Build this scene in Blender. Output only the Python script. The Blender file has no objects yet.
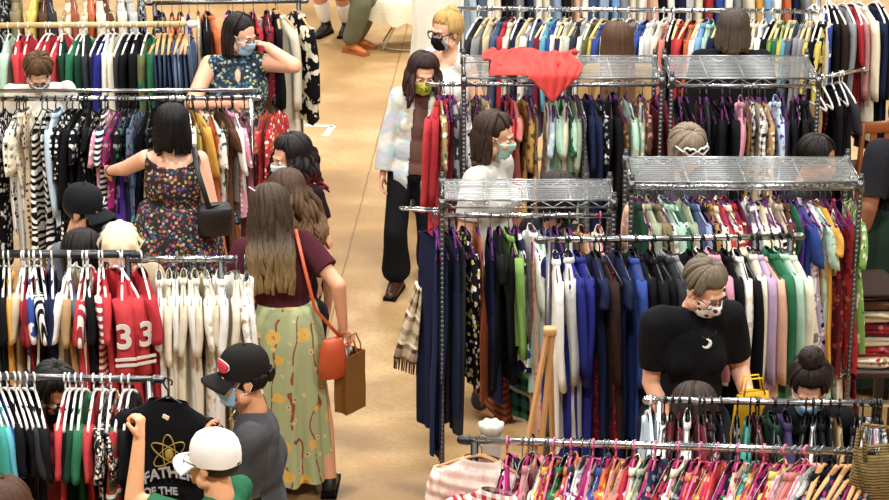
import bpy, bmesh, math, random
import numpy as np
from mathutils import Vector, Matrix
PI = math.pi
S = bpy.context.scene
COL = S.collection
R = math.radians
# ------------------------------------------------------------------ camera
CH, TH, FPX, CX, CY = 5.34, R(20.0), 2313.0, 444.5, 250.0
cd = bpy.data.cameras.new('camera'); cam = bpy.data.objects.new('camera', cd); COL.objects.link(cam)
cam.location = (0, 0, CH); cam.rotation_euler = (PI/2 - TH, 0, 0)
cd.sensor_width = 36.0; cd.lens = FPX/889*36.0; cd.clip_end = 200
S.camera = cam
def ray(px, py):
    a = (px-CX)/FPX; b = -(py-CY)/FPX
    return Vector((a, math.cos(TH)+b*math.sin(TH), -math.sin(TH)+b*math.cos(TH)))
def at_z(px, py, z):
    d = ray(px, py); return Vector((0, 0, CH)) + d*((z-CH)/d.z)
def at_y(px, py, Y):
    d = ray(px, py); return Vector((0, 0, CH)) + d*(Y/d.y)
# ------------------------------------------------------------------ objects
def link(name, vs, fs, mats, parent=None, smooth=True, mi=None):
    me = bpy.data.meshes.new(name)
    me.from_pydata([tuple(map(float, v)) for v in vs], [], [tuple(int(i) for i in f) for f in fs])
    return link_me(name, me, mats, parent, smooth, mi)
def link_me(name, me, mats, parent=None, smooth=True, mi=None):
    if not isinstance(mats, (list, tuple)): mats = [mats]
    for m in mats: me.materials.append(m)
    if smooth: me.polygons.foreach_set('use_smooth', [True]*len(me.polygons))
    if mi is not None: me.polygons.foreach_set('material_index', mi)
    me.update()
    o = bpy.data.objects.new(name, me); COL.objects.link(o)
    if parent is not None: o.parent = parent
    return o
def tag(o, label=None, cat=None, group=None, kind=None):
    if label: o['label'] = label
    if cat: o['category'] = cat
    if group: o['group'] = group
    if kind: o['kind'] = kind
    return o
def empty(name, loc, rz=0, label=None, cat=None, group=None):
    o = bpy.data.objects.new(name, None); COL.objects.link(o)
    o.empty_display_size = .1; o.location = loc; o.rotation_euler = (0, 0, rz)
    return tag(o, label, cat, group)
# ------------------------------------------------------------------ mesh pieces: each returns (verts Nx3, faces)
def rings(rs, cap0=True, cap1=True):
    n = len(rs[0]); vs = np.concatenate([np.asarray(r, float) for r in rs]); fs = []
    for i in range(len(rs)-1):
        a, b = i*n, (i+1)*n
        for k in range(n):
            k2 = (k+1) % n
            fs.append((a+k, a+k2, b+k2, b+k))
    if cap0: fs.append(tuple(range(n-1, -1, -1)))
    if cap1: fs.append(tuple((len(rs)-1)*n+k for k in range(n)))
    return vs, fs
def join(ps):
    V, F, o = [], [], 0
    for v, f in ps:
        V.append(np.asarray(v, float).reshape(-1, 3)); F += [tuple(i+o for i in q) for q in f]; o += len(v)
    return np.concatenate(V), F
def frame_of(d):
    d = np.asarray(d, float); d = d/max(np.linalg.norm(d), 1e-9)
    a = np.array([0, 0, 1.]) if abs(d[2]) < .9 else np.array([1., 0, 0])
    u = np.cross(a, d); u /= np.linalg.norm(u); w = np.cross(d, u)
    return d, u, w
def tube(path, r, n=8, cap=True, flat=1.0):
    P = np.asarray(path, float); m = len(P)
    rr = np.full(m, r, float) if np.isscalar(r) else np.asarray(r, float)
    T = np.gradient(P, axis=0); T /= np.maximum(np.linalg.norm(T, axis=1), 1e-9)[:, None]
    _, u, w = frame_of(T[0]); out = []
    t = np.linspace(0, 2*PI, n, endpoint=False)
    for i in range(m):
        u = u - T[i]*np.dot(u, T[i]); u /= max(np.linalg.norm(u), 1e-9); w = np.cross(T[i], u)
        out.append(P[i]+rr[i]*(np.cos(t)[:, None]*u+flat*np.sin(t)[:, None]*w))
    return rings(out, cap, cap)
def rcone(p0, p1, r0, r1, n=14, k=4):
    p0 = np.asarray(p0, float); p1 = np.asarray(p1, float)
    d, u, w = frame_of(p1-p0); t = np.linspace(0, 2*PI, n, endpoint=False); out = []
    for i in range(k+1):
        a = PI/2*(1-i/(k+.0)); a = min(a, PI/2-.06)
        out.append(p0-d*r0*math.sin(a)+r0*math.cos(a)*(np.cos(t)[:, None]*u+np.sin(t)[:, None]*w))
    for i in range(k+1):
        a = min(PI/2*i/k, PI/2-.06)
        out.append(p1+d*r1*math.sin(a)+r1*math.cos(a)*(np.cos(t)[:, None]*u+np.sin(t)[:, None]*w))
    return rings(out)
def ell(c, r, Rm=None, n=16, m=10):
    t = np.linspace(0, 2*PI, n, endpoint=False); out = []
    for i in range(m+1):
        a = max(.08, min(PI-.08, PI*i/m))
        v = np.stack([r[0]*math.sin(a)*np.cos(t), r[1]*math.sin(a)*np.sin(t), np.full(n, r[2]*math.cos(a))], 1)
        if Rm is not None: v = v @ np.asarray(Rm).T
        out.append(np.asarray(c, float)+v)
    out.reverse()
    return rings(out)
def box(c, s, Rm=None):
    c = np.asarray(c, float); s = np.asarray(s, float)/2
    v = np.array([[x, y, z] for x in (-1, 1) for y in (-1, 1) for z in (-1, 1)], float)*s
    if Rm is not None: v = v @ np.asarray(Rm).T
    return v+c, [(0, 1, 3, 2), (4, 6, 7, 5), (0, 4, 5, 1), (2, 3, 7, 6), (0, 2, 6, 4), (1, 5, 7, 3)]
def bbox(c, s, b=.01):
    """a box with chamfered vertical edges and edges (8-gon rings)"""
    x, y, z = np.asarray(s, float)/2
    def ring(zz, k): return np.array([[x-k, -y, 0], [x, -y+k, 0], [x, y-k, 0], [x-k, y, 0], [-x+k, y, 0], [-x, y-k, 0], [-x, -y+k, 0], [-x+k, -y, 0]])*1.0+np.array([0, 0, zz])
    def shrink(r, q): r = r.copy(); r[:, 0] *= (x-q)/x; r[:, 1] *= (y-q)/y; return r
    rs = [shrink(ring(-z, b), b*.7), ring(-z+b*.7, b), ring(z-b*.7, b), shrink(ring(z, b), b*.7)]
    v, f = rings(rs); return v+np.asarray(c, float), f
def xf(p, Rm=None, t=(0, 0, 0)):
    v = np.asarray(p[0], float)
    if Rm is not None: v = v @ np.asarray(Rm).T
    return v+np.asarray(t, float), p[1]
def rotz(a): c, s = math.cos(a), math.sin(a); return np.array([[c, -s, 0], [s, c, 0], [0, 0, 1.]])
def rotx(a): c, s = math.cos(a), math.sin(a); return np.array([[1., 0, 0], [0, c, -s], [0, s, c]])
def roty(a): c, s = math.cos(a), math.sin(a); return np.array([[c, 0, s], [0, 1., 0], [-s, 0, c]])
def remesh(parts, voxel, it=4):
    v, f = join(parts)
    me = bpy.data.meshes.new('t'); me.from_pydata([tuple(x) for x in v], [], f)
    ob = bpy.data.objects.new('t', me); COL.objects.link(ob)
    m = ob.modifiers.new('r', 'REMESH'); m.mode = 'VOXEL'; m.voxel_size = voxel
    if it:
        q = ob.modifiers.new('s', 'SMOOTH'); q.iterations = it; q.factor = .5
    dg = bpy.context.evaluated_depsgraph_get(); dg.update()
    out = bpy.data.meshes.new_from_object(ob.evaluated_get(dg))
    bpy.data.objects.remove(ob); bpy.data.meshes.remove(me)
    return out
def me_co(me):
    a = np.empty(len(me.vertices)*3, np.float32); me.vertices.foreach_get('co', a); return a.reshape(-1, 3).astype(float)
def me_no(me):
    a = np.empty(len(me.vertices)*3, np.float32); me.vertices.foreach_get('normal', a); return a.reshape(-1, 3).astype(float)
def me_set(me, a): me.vertices.foreach_set('co', np.asarray(a, np.float32).ravel()); me.update()
def text_mesh(s, size, ext=.0015, bold=True):
    c = bpy.data.curves.new('t', 'FONT'); c.body = s; c.size = size; c.extrude = ext; c.align_x = 'CENTER'; c.align_y = 'CENTER'
    if bold: c.offset = size*.022
    o = bpy.data.objects.new('t', c); COL.objects.link(o)
    dg = bpy.context.evaluated_depsgraph_get(); dg.update()
    me = bpy.data.meshes.new_from_object(o.evaluated_get(dg))
    bpy.data.objects.remove(o); bpy.data.curves.remove(c)
    return me
# ------------------------------------------------------------------ materials
def lin(h):
    h = h.lstrip('#'); o = []
    for i in (0, 2, 4):
        c = int(h[i:i+2], 16)/255; o.append(c/12.92 if c <= .04045 else ((c+.055)/1.055)**2.4)
    return (o[0], o[1], o[2], 1)
CO = {  # code: (hex, words)
 'blk': ('131216', 'black'), 'chr': ('34343a', 'charcoal'), 'gry': ('8b8c90', 'grey'), 'lgr': ('c3c3c0', 'light grey'), 'wht': ('f1eee6', 'white'),
 'crm': ('eadfc2', 'cream'), 'bei': ('cbb896', 'beige'), 'tan': ('b08a58', 'tan'), 'brn': ('5c3a26', 'brown'), 'dbr': ('32221d', 'dark brown'),
 'red': ('b41f2b', 'red'), 'crd': ('cf3038', 'bright red'), 'mar': ('5d1320', 'maroon'), 'bur': ('7d1a2c', 'burgundy'), 'pnk': ('dc8fa8', 'pink'),
 'hpk': ('c2206a', 'hot pink'), 'mag': ('a1156b', 'magenta'), 'rse': ('c07a7c', 'dusty rose'), 'sal': ('d97c6c', 'salmon'), 'pch': ('e8b393', 'peach'),
 'org': ('d2672a', 'orange'), 'rst': ('a4502a', 'rust'), 'mus': ('e0a023', 'mustard'), 'yel': ('dcc64a', 'yellow'), 'gld': ('ab8236', 'gold'),
 'lim': ('7cab45', 'lime green'), 'grn': ('22704a', 'green'), 'dgn': ('153d2a', 'dark green'), 'olv': ('656636', 'olive'), 'sag': ('a3ad90', 'sage'),
 'mnt': ('aed6bd', 'mint'), 'tea': ('2a9c90', 'teal'), 'cya': ('58b3c9', 'turquoise'), 'sky': ('78a9da', 'sky blue'), 'lbl': ('b7cfe2', 'pale blue'),
 'blu': ('2f4c9c', 'blue'), 'roy': ('272c84', 'royal blue'), 'nvy': ('1b2344', 'navy'), 'dnm': ('44587e', 'denim blue'), 'ldn': ('8fa6c4', 'light denim'),
 'ddn': ('222d4b', 'dark denim'), 'sla': ('54657c', 'slate blue'), 'pur': ('55309a', 'purple'), 'dpr': ('3a2d52', 'dark purple'), 'lav': ('b79cc0', 'lavender'),
 'mav': ('a8677a', 'mauve'), 'kha': ('877b55', 'khaki'), 'cor': ('e0544c', 'coral'), 'sil': ('a9adb6', 'silver')}
PW = {'flo': 'floral', 'dot': 'dotted', 'str': 'striped', 'vst': 'striped', 'zig': 'zigzag', 'gin': 'gingham', 'pla': 'plaid', 'leo': 'leopard', 'seq': 'sequined', 'cam': 'mottled', 'twd': 'tweed'}
MC = {}
class NT:
    def __init__(s, name):
        s.m = bpy.data.materials.new(name); s.m.use_nodes = True; s.t = s.m.node_tree; s.n = s.t.nodes
        s.b = s.n['Principled BSDF']; s.o = s.n['Material Output']
    def new(s, ty, **k):
        n = s.n.new(ty)
        for a, v in k.items(): setattr(n, a, v)
        return n
    def lk(s, a, b): s.t.links.new(a, b)
    def coord(s, scale=(1, 1, 1), which='Object'):
        tc = s.new('ShaderNodeTexCoord'); mp = s.new('ShaderNodeMapping'); s.lk(tc.outputs[which], mp.inputs['Vector'])
        mp.inputs['Scale'].default_value = scale; return mp.outputs[0]
    def noise(s, vec, scale, detail=3, dist=0):
        n = s.new('ShaderNodeTexNoise'); s.lk(vec, n.inputs['Vector']); n.inputs['Scale'].default_value = scale
        n.inputs['Detail'].default_value = detail; n.inputs['Distortion'].default_value = dist; return n
    def ramp(s, fac, stops, const=False):
        r = s.new('ShaderNodeValToRGB'); s.lk(fac, r.inputs[0]); cr = r.color_ramp
        cr.interpolation = 'CONSTANT' if const else 'LINEAR'
        while len(cr.elements) < len(stops): cr.elements.new(.5)
        for e, (p, c) in zip(cr.elements, stops): e.position = p; e.color = c
        return r.outputs[0]
    def mix(s, fac, a, b, mode='MIX'):
        n = s.new('ShaderNodeMix', data_type='RGBA', blend_type=mode)
        for sock, v in ((n.inputs[0], fac), (n.inputs[6], a), (n.inputs[7], b)):
            if hasattr(v, 'links') or hasattr(v, 'is_linked'): s.lk(v, sock)
            else: sock.default_value = v
        return n.outputs[2]
    def math(s, op, a, b=0.0):
        n = s.new('ShaderNodeMath', operation=op)
        for sock, v in ((n.inputs[0], a), (n.inputs[1], b)):
            if hasattr(v, 'is_linked'): s.lk(v, sock)
            else: sock.default_value = v
        return n.outputs[0]
    def bump(s, h, strength=.3, dist=.01):
        b = s.new('ShaderNodeBump'); s.lk(h, b.inputs['Height']); b.inputs['Strength'].default_value = strength
        b.inputs['Distance'].default_value = dist; s.lk(b.outputs[0], s.b.inputs['Normal'])
def simple(name, hexc, rough=.5, metal=0.0, bump=0, bs=40, var=.0):
    k = ('simple', name, hexc, rough, metal)
    if k in MC: return MC[k]
    t = NT(name); t.b.inputs['Specular IOR Level'].default_value = .12 if rough >= .7 and not metal else .5; t.b.inputs['Roughness'].default_value = rough; t.b.inputs['Metallic'].default_value = metal
    v = t.coord(); n = t.noise(v, bs)
    c = lin(hexc); d = tuple(x*(1-max(var, .06)) for x in c[:3])+(1,)
    t.lk(t.mix(n.outputs[0], c, d), t.b.inputs['Base Color'])
    if bump: t.bump(n.outputs[0], bump)
    MC[k] = t.m; return t.m
def cloth(style):
    """style: colour | colour*pattern*colour2*colour3..."""
    if style in MC: return MC[style]
    tk = style.split('*'); t = NT('fabric_'+style.replace('*', '_')); b = t.b
    b.inputs['Roughness'].default_value = .85; b.inputs['Sheen Weight'].default_value = .0
    b.inputs['Specular IOR Level'].default_value = .12
    c = []
    for x in tk:
        if x in CO:
            q = lin(CO[x][0]); g = .3*q[0]+.6*q[1]+.1*q[2]; c.append(tuple(.86*a+.14*g for a in q[:3])+(1,)); p = tk[1] if len(tk) > 1 else None
    v = t.coord(); n = t.noise(v, 9, 2)
    if p is None:
        d = tuple(x*.86 for x in c[0][:3])+(1,)
        col = t.mix(n.outputs[0], c[0], d)
    elif p == 'flo':
        vo = t.new('ShaderNodeTexVoronoi'); t.lk(v, vo.inputs['Vector']); vo.inputs['Scale'].default_value = 34
        nz = t.noise(v, 60, 2)
        sep = t.new('ShaderNodeSeparateColor'); t.lk(vo.outputs['Color'], sep.inputs[0])
        k = len(c)-1; st = [(0, c[0])]+[(.42+.58*i/k, c[1+i]) for i in range(k)]
        fl = t.ramp(sep.outputs[0], st, True)
        inside = t.math('LESS_THAN', t.math('ADD', vo.outputs['Distance'], t.math('MULTIPLY', nz.outputs[0], .5)), .72)
        col = t.mix(inside, c[0], fl)
    elif p == 'dot':
        vo = t.new('ShaderNodeTexVoronoi'); t.lk(v, vo.inputs['Vector']); vo.inputs['Scale'].default_value = 30; vo.inputs['Randomness'].default_value = .35
        col = t.mix(t.math('LESS_THAN', vo.outputs['Distance'], .34), c[0], c[1])
    elif p in ('str', 'vst', 'zig'):
        w = t.new('ShaderNodeTexWave', wave_type='BANDS', bands_direction='Z' if p != 'vst' else 'X'); t.lk(v, w.inputs['Vector'])
        w.inputs['Scale'].default_value = 9 if p != 'zig' else 7; w.inputs['Distortion'].default_value = 0 if p != 'zig' else 7
        w.inputs['Detail'].default_value = 0 if p != 'zig' else 1; w.inputs['Detail Scale'].default_value = 1.2
        col = t.mix(t.math('GREATER_THAN', w.outputs[0], .5), c[0], c[1])
    elif p in ('gin', 'pla'):
        sx = t.new('ShaderNodeSeparateXYZ'); t.lk(v, sx.inputs[0])
        f = 150 if p == 'gin' else 80
        a = t.math('GREATER_THAN', t.math('SINE', t.math('MULTIPLY', t.math('ADD', sx.outputs[0], sx.outputs[1]), f)), .0 if p == 'gin' else .35)
        q = t.math('GREATER_THAN', t.math('SINE', t.math('MULTIPLY', sx.outputs[2], f)), .0 if p == 'gin' else .35)
        col = t.mix(t.math('MULTIPLY', t.math('ADD', a, q), .5), c[0], c[1])
        if len(c) > 2: col = t.mix(t.math('GREATER_THAN', t.math('SINE', t.math('MULTIPLY', sx.outputs[2], f*.5)), .93), col, c[2])
    elif p == 'leo':
        vo = t.new('ShaderNodeTexVoronoi'); t.lk(v, vo.inputs['Vector']); vo.inputs['Scale'].default_value = 45
        col = t.mix(t.math('LESS_THAN', vo.outputs['Distance'], .42), c[0], c[1])
    elif p == 'seq':
        vo = t.new('ShaderNodeTexVoronoi'); t.lk(v, vo.inputs['Vector']); vo.inputs['Scale'].default_value = 95
        sep = t.new('ShaderNodeSeparateColor'); t.lk(vo.outputs['Color'], sep.inputs[0])
        k = len(c)-1; col = t.ramp(sep.outputs[0], [(0, c[0])]+[(.6+.4*i/k, c[1+i]) for i in range(k)], True)
        b.inputs['Roughness'].default_value = .35
    elif p == 'cam':
        nz = t.noise(v, 11, 2); k = len(c)-1
        col = t.ramp(nz.outputs[0], [(0, c[0])]+[(.5+.14*i, c[1+i]) for i in range(k)], True)
    elif p == 'twd':
        nz = t.noise(v, 130, 2); col = t.ramp(nz.outputs[0], [(.35, c[0]), (.65, c[1])])
    nb = t.noise(v, 26, 3); t.bump(nb.outputs[0], .35, .012)
    t.lk(col, b.inputs['Base Color'])
    MC[style] = t.m; return t.m
def words_of(style):
    tk = style.split('*'); w = CO[tk[0]][1]
    if len(tk) > 1:
        cs = [x for x in tk[2:] if x in CO]
        if tk[1] in ('str', 'vst', 'zig', 'dot', 'gin', 'pla') or (len(cs) == 1 and tk[1] != 'flo'): w += ' and '+CO[cs[0]][1]
        w += ' '+PW[tk[1]]
    return w
def hairmat(a, b=None, z0=0, z1=1):
    k = ('hair', a, b, z0, z1)
    if k in MC: return MC[k]
    t = NT('hair_'+a); v = t.coord((1, 1, .12)); n = t.noise(v, 160, 3)
    ca = lin(a); cb = lin(b) if b else ca; dk = tuple(x*.4 for x in ca[:3])+(1,)
    if b:
        sx = t.new('ShaderNodeSeparateXYZ'); t.lk(t.coord(), sx.inputs[0])
        mr = t.new('ShaderNodeMapRange'); t.lk(sx.outputs[2], mr.inputs[0]); mr.inputs[1].default_value = z0; mr.inputs[2].default_value = z1
        base = t.mix(mr.outputs[0], cb, ca); col = t.mix(t.ramp(n.outputs[0], [(.36, (.62, .62, .62, 1)), (.6, (1, 1, 1, 1))]), dk, base)
    else: col = t.mix(t.ramp(n.outputs[0], [(.38, (0, 0, 0, 1)), (.62, (1, 1, 1, 1))]), dk, ca)
    t.lk(col, t.b.inputs['Base Color']); t.b.inputs['Roughness'].default_value = .5; t.b.inputs['Specular IOR Level'].default_value = .22
    t.bump(n.outputs[0], .5, .006)
    MC[k] = t.m; return t.m
def skinmat(h):
    k = ('skin', h)
    if k in MC: return MC[k]
    t = NT('skin'); v = t.coord(); n = t.noise(v, 14, 3); c = lin(h); r = (c[0], c[1]*.8, c[2]*.74, 1)
    t.lk(t.mix(n.outputs[0], c, r), t.b.inputs['Base Color']); t.b.inputs['Roughness'].default_value = .5
    t.b.inputs['Subsurface Weight'].default_value = .0
    MC[k] = t.m; return t.m
ZINC = simple('zinc_wire', 'a4a8ab', .3, 1.0)
CHROME = simple('chrome', 'd4d6d8', .22, 1.0); STEEL = simple('dull_steel', '77777a', .35, 1.0); DKSTEEL = simple('dark_steel', '3a3a3e', .4, .8)
PWHITE = simple('white_plastic', 'f3f1ec', .35); PBLACK = simple('black_plastic', '141416', .4); RUBBER = simple('black_rubber', '0e0e0f', .7)
WOODL = simple('pale_wood', 'd9bd86', .5, 0, .15, 25, .25); WOODO = simple('orange_wood', 'b9783a', .5, 0, .15, 25, .25); WOODT = simple('tan_wood', 'd09a62', .5, 0, .1, 30, .2)
PURV = simple('purple_velvet', '5b2a63', .9); PINKP = simple('pink_plastic', 'e06a94', .4); MAGV = simple('magenta_velvet', 'a32461', .8); WIRE = simple('wire', '8a8c90', .4, 1.0)
GOLDP = simple('gold_print', 'a98a3a', .5); WHITEP = simple('white_print', 'ece6dc', .6); REDP = simple('red_print', 'c9303f', .6); SILV = simple('silver_print', 'a6a3a6', .5); BRNP = simple('brown_print', '6f5a4a', .6)
EYEW = simple('eye_white', 'e6e0d8', .25); EYED = simple('eye_dark', '2a1a12', .2)
# ------------------------------------------------------------------ clothes and hangers
RNG = random.Random(7)
KIND = {'j': ('jacket', 'jacket', 'jacket'), 's': ('shirt', 'shirt', 'shirt'), 't': ('tee_shirt', 'tee shirt', 't-shirt'), 'k': ('sweater', 'sweater', 'sweater'),
        'b': ('blouse', 'blouse', 'blouse'), 'd': ('dress', 'dress', 'dress'), 'v': ('tank_top', 'tank top', 'top'), 'p': ('trousers', 'pair of trousers', 'trousers'),
        'f': ('folded_jeans', 'pair of folded jeans', 'jeans'), 'c': ('coat', 'long coat', 'coat'), 'q': ('skirt', 'skirt', 'skirt'), 'J': ('football_jersey', 'football jersey', 'jersey')}
DEFLEN = {'j': .62, 's': .72, 't': .62, 'k': .6, 'b': .6, 'd': .95, 'v': .55, 'p': .98, 'f': .5, 'c': 1.0, 'q': .6, 'J': .68}
def body(prof, th, rng, n=26, fa=.017, hem=.012, k0=None):
    """prof: list of (z, halfwidth, thickness factor)"""
    t = np.linspace(0, 2*PI, n, endpoint=False); out = []
    ph = rng.uniform(0, 6.3); k = k0 or rng.uniform(2.2, 3.6); ph2 = rng.uniform(0, 6.3); z0 = prof[0][0]; zl = prof[-1][0]
    sway = rng.uniform(-.5, .5)*.03
    for i, (z, hw, tf) in enumerate(prof):
        c, s = np.cos(t), np.sin(t)
        x = hw*np.sign(c)*np.abs(c)**.85; y = th*tf*np.sign(s)*np.abs(s)**.8
        g = min(1.0, max(0.0, (z0-z-.1)/.4))
        y = y + fa*g*np.sin(k*x/.1+ph+1.5*z) + .4*fa*g*np.sin(2.3*k*x/.1+ph2) + sway*g*g
        y = y + fa*.5*g*np.sin(t*5+ph2)
        x = x*(1+.03*g*np.sin(9*z+ph))
        zz = np.full(n, z)
        if i == len(prof)-1: zz = zz + hem*np.sin(3*t+ph)
        out.append(np.stack([x, y, zz], 1))
    return rings(out, False, False)
def sleeve(sd, zt, L, rx, ry, rng, flare=1.0, out=.02, x0=.185):
    ry = min(ry, .034) if ry != .058 else .05
    P, r = [], []
    m = 8; ph = rng.uniform(0, 6)
    for i in range(m):
        u = i/(m-1)
        P.append((sd*(x0+.03*min(1, u*3)+out*u), .012*math.sin(3*u+ph)*u, zt-.065-L*u))
        r.append(1.0 if i else .75)
    t = np.linspace(0, 2*PI, 12, endpoint=False); rs = []
    for i, p in enumerate(P):
        u = i/(m-1); a = rx*r[i]*(1-.22*u*(flare < 1.05))*(1+(flare-1)*u); b = ry*(1-.15*u)
        wob = 1+.1*np.sin(3*t+ph+4*u)
        rs.append(np.stack([p[0]+a*np.cos(t)*wob, p[1]+b*np.sin(t)*wob, np.full(12, p[2])], 1))
    return rings(rs, True, True)
def collar(zt, nw, th):
    t = np.linspace(0, 2*PI, 16, endpoint=False); a = nw+.004; b = th*.9+.006
    mk = lambda k, z: np.stack([a*k*np.cos(t), b*k*np.sin(t), z+.006*np.cos(2*t)], 1)
    return rings([mk(.98, np.full(16, zt+.004)), mk(1.08, np.full(16, zt+.005)), mk(1.36, np.full(16, zt-.018)), mk(1.28, np.full(16, zt-.022))], False, False)
def garment(k, L, th, rng, nw=.07):
    """returns {part: [(verts, faces), ...]}, the body under None"""
    zt = -.075; P = {}
    if k in 'jstkbcJ':
        w = {'c': 1.02, 'j': 1.0, 's': .95, 't': .96, 'k': .95, 'b': .88, 'J': 1.08}[k]
        pr = [(0, nw, .5)]
        for z, h in ((-.02, .10), (-.05, .155), (-.075, .192), (-.11, .203)):
            if h > nw+.01: pr.append((z, h*w, .62 if z > -.06 else .85))
        m = 8
        for i in range(1, m+1):
            u = i/m; pr.append((-.11-(L-.11)*u, (.203-.012*math.sin(u*PI)+(.03 if k == 'c' else .012)*u)*w, .85+.2*u))
        P[None] = [body([(zt+z, h, f) for z, h, f in pr], th, rng)]
        if k in 'jskc': P['sleeve'] = [sleeve(sd, zt, .52+rng.uniform(-.03, .03), .05, max(.022, th*.75), rng, 1.0, .02, .175*w) for sd in (1, -1)]
        elif k == 'b': P['sleeve'] = [sleeve(sd, zt, rng.uniform(.2, .3), .05, max(.022, th*.8), rng, 1.15, .03, .165*w) for sd in (1, -1)]
        elif k == 't': P['sleeve'] = [sleeve(sd, zt, .2, .058, max(.024, th*.8), rng, 1.1, .05, .17*w) for sd in (1, -1)]
        else: P['sleeve'] = [sleeve(sd, zt, .36, .055, .058, rng, 1.15, .02, .19) for sd in (1, -1)]
        if nw < .09 and (k in 'jsc' or (k == 'b' and rng.random() < .35)): P['collar'] = [collar(zt, nw, min(.03, th*.62)-.003)]
    elif k in 'dv':
        capd = k == 'd' and rng.random() < .72
        pr = [(-.07, .13, .6), (-.1, .15, .8), (-.17, .16, .9), (-.27, .145, .85)]
        if capd: pr = [(0, nw, .5), (-.02, .10, .62), (-.05, .15, .68), (-.075, .185, .8), (-.11, .195, .9), (-.18, .175, .95), (-.27, .15, .85)]
        if k == 'v': pr += [(-.27-(L-.27)*u, .145+.03*u, .9) for u in (.33, .66, 1)]
        else: pr += [(-.27-(L-.27)*u, .145+.1*u**.8, .9+.35*u) for u in (.12, .25, .4, .55, .7, .85, 1)]
        P[None] = [body([(zt+z, h, f) for z, h, f in pr], th, rng, 26, .016)]
        if capd:
            if rng.random() < .65: P['sleeve'] = [sleeve(sd, zt, rng.choice((.12, .2, .3, .48)), .048, max(.02, th*.8), rng, 1.1, .03, .16) for sd in (1, -1)]
        else: P['strap'] = [tube([(sd*.1, 0, zt-.1), (sd*.095, .004, zt-.05), (sd*.085, 0, zt-.018), (sd*.088, -.004, zt-.05), (sd*.1, -.008, zt-.1)], .011, 6, True, .5) for sd in (1, -1)]
    elif k == 'p':
        pr = [(-.0, .175, .55), (-.045, .178, .6)]
        P['waistband'] = [body([(zt-.04+z, h, f) for z, h, f in pr], th*1.05, rng, 20, 0, 0)]
        P[None] = [body([(zt-.08, .175, .6), (zt-.16, .185, .8), (zt-.26, .19, .9), (zt-.31, .185, .7)], th, rng, 20, .006, .0)]
        for sd in (1, -1):
            q = [(zt-.27-(L-.27)*u, .098-.016*u, 1-.1*u) for u in (0, .15, .35, .55, .75, 1)]
            v, f = body(q, th, rng, 16, .01, .006); v = v+np.array([sd*.09, 0, 0]); P.setdefault('leg', []).append((v, f))
    elif k == 'f':
        y = max(.018, th*.7); sec = [(-y, -L), (-y*1.05, -L*.6), (-y, -.16), (-y*.6, -.138), (0, -.13), (y*.6, -.138), (y, -.16), (y*1.1, -L*.5), (y, -L*.92)]
        rs = []
        for x in np.linspace(-.17, .17, 9):
            b = .005*math.sin(20*x)
            o = [(x, a+b, z) for a, z in sec]; i = [(x, a*.55+b, z-.012 if z > -.2 else z) for a, z in reversed(sec)]
            rs.append(np.array(o+i))
        P[None] = [rings(rs)]
    elif k == 'q':
        P['waistband'] = [body([(zt-.04, .15, .5), (zt-.075, .152, .55)], th*1.1, rng, 20, 0, 0)]
        P[None] = [body([(zt-.07-(L-.07)*u, .15+.07*u, .7+.4*u) for u in (0, .15, .3, .5, .7, .85, 1)], th, rng, 26, .018)]
    return P
HM = {}
def hanger_meshes(ty):
    if ty in HM: return HM[ty]
    hr = .0185; th = np.linspace(R(-40), R(185), 12)
    hook = [(hr*math.cos(a)*1.05, 0, hr*math.sin(a)) for a in th]+[(-.012, 0, -.022), (0, 0, -.035), (0, 0, -.062)]
    tri = [(0, 0, -.062), (.03, 0, -.068), (.1, 0, -.097), (.17, 0, -.132), (.198, 0, -.153), (.195, 0, -.163), (.15, 0, -.163), (0, 0, -.163), (-.15, 0, -.163), (-.195, 0, -.163), (-.198, 0, -.153), (-.17, 0, -.132), (-.1, 0, -.097), (-.03, 0, -.068), (0, 0, -.062)]
    if ty in ('white', 'black', 'pink'):
        m = {'white': PWHITE, 'black': PBLACK, 'pink': PINKP}[ty]
        out = ('plastic_hanger', {'white': 'white plastic', 'black': 'black plastic', 'pink': 'pink plastic'}[ty], join([tube(hook, .0042, 8), tube(tri, .0062, 8, True, 1.3) if ty == 'white' else tube([(a, b, c-.014*min(1, abs(a)/.05)) for a, b, c in tri], .0042, 8)]), m, None)
    elif ty == 'wire':
        out = ('wire_hanger', 'thin wire', join([tube(hook, .0022, 6), tube(tri, .0022, 6)]), WIRE, None)
    else:
        m, w, nm = {'wood': (WOODL, 'pale wooden', 'wooden_hanger'), 'tan': (WOODT, 'tan wooden', 'wooden_hanger'), 'velvet': (PURV, 'purple velvet', 'velvet_hanger'), 'rose': (MAGV, 'magenta velvet', 'velvet_hanger')}[ty]
        arm = [(x, 0, -.064-.085*(abs(x)/.2)**1.25) for x in np.linspace(-.2, .2, 13)]
        vv = ty in ('velvet', 'rose'); rr = [(.004 if vv else .008)+(.002 if vv else .006)*(1-abs(a[0])/.2) for a in arm]; arm = [(a[0], 0, a[2]-(.016*min(1,abs(a[0])/.05) if vv else .002)) for a in arm]
        ps = [tube(arm, rr, 8, True, .55)]
        if ty in ('velvet', 'rose'): ps.append(tube([(-.19, 0, -.147), (0, 0, -.15), (.19, 0, -.147)], .004, 6))
        out = (nm, w, join(ps), m, tube(hook, .0024, 6))
    nm, w, (v, f), m, hk = out
    me = bpy.data.meshes.new(nm); me.from_pydata([tuple(x) for x in v], [], f); me.materials.append(m)
    me.polygons.foreach_set('use_smooth', [True]*len(f)); h2 = None
    if hk:
        h2 = bpy.data.meshes.new('hook'); h2.from_pydata([tuple(x) for x in hk[0]], [], hk[1]); h2.materials.append(WIRE); h2.polygons.foreach_set('use_smooth', [True]*len(hk[1]))
    HM[ty] = (nm, w, me, h2); return HM[ty]
ALLG = []   # garments, for the labels
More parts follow.
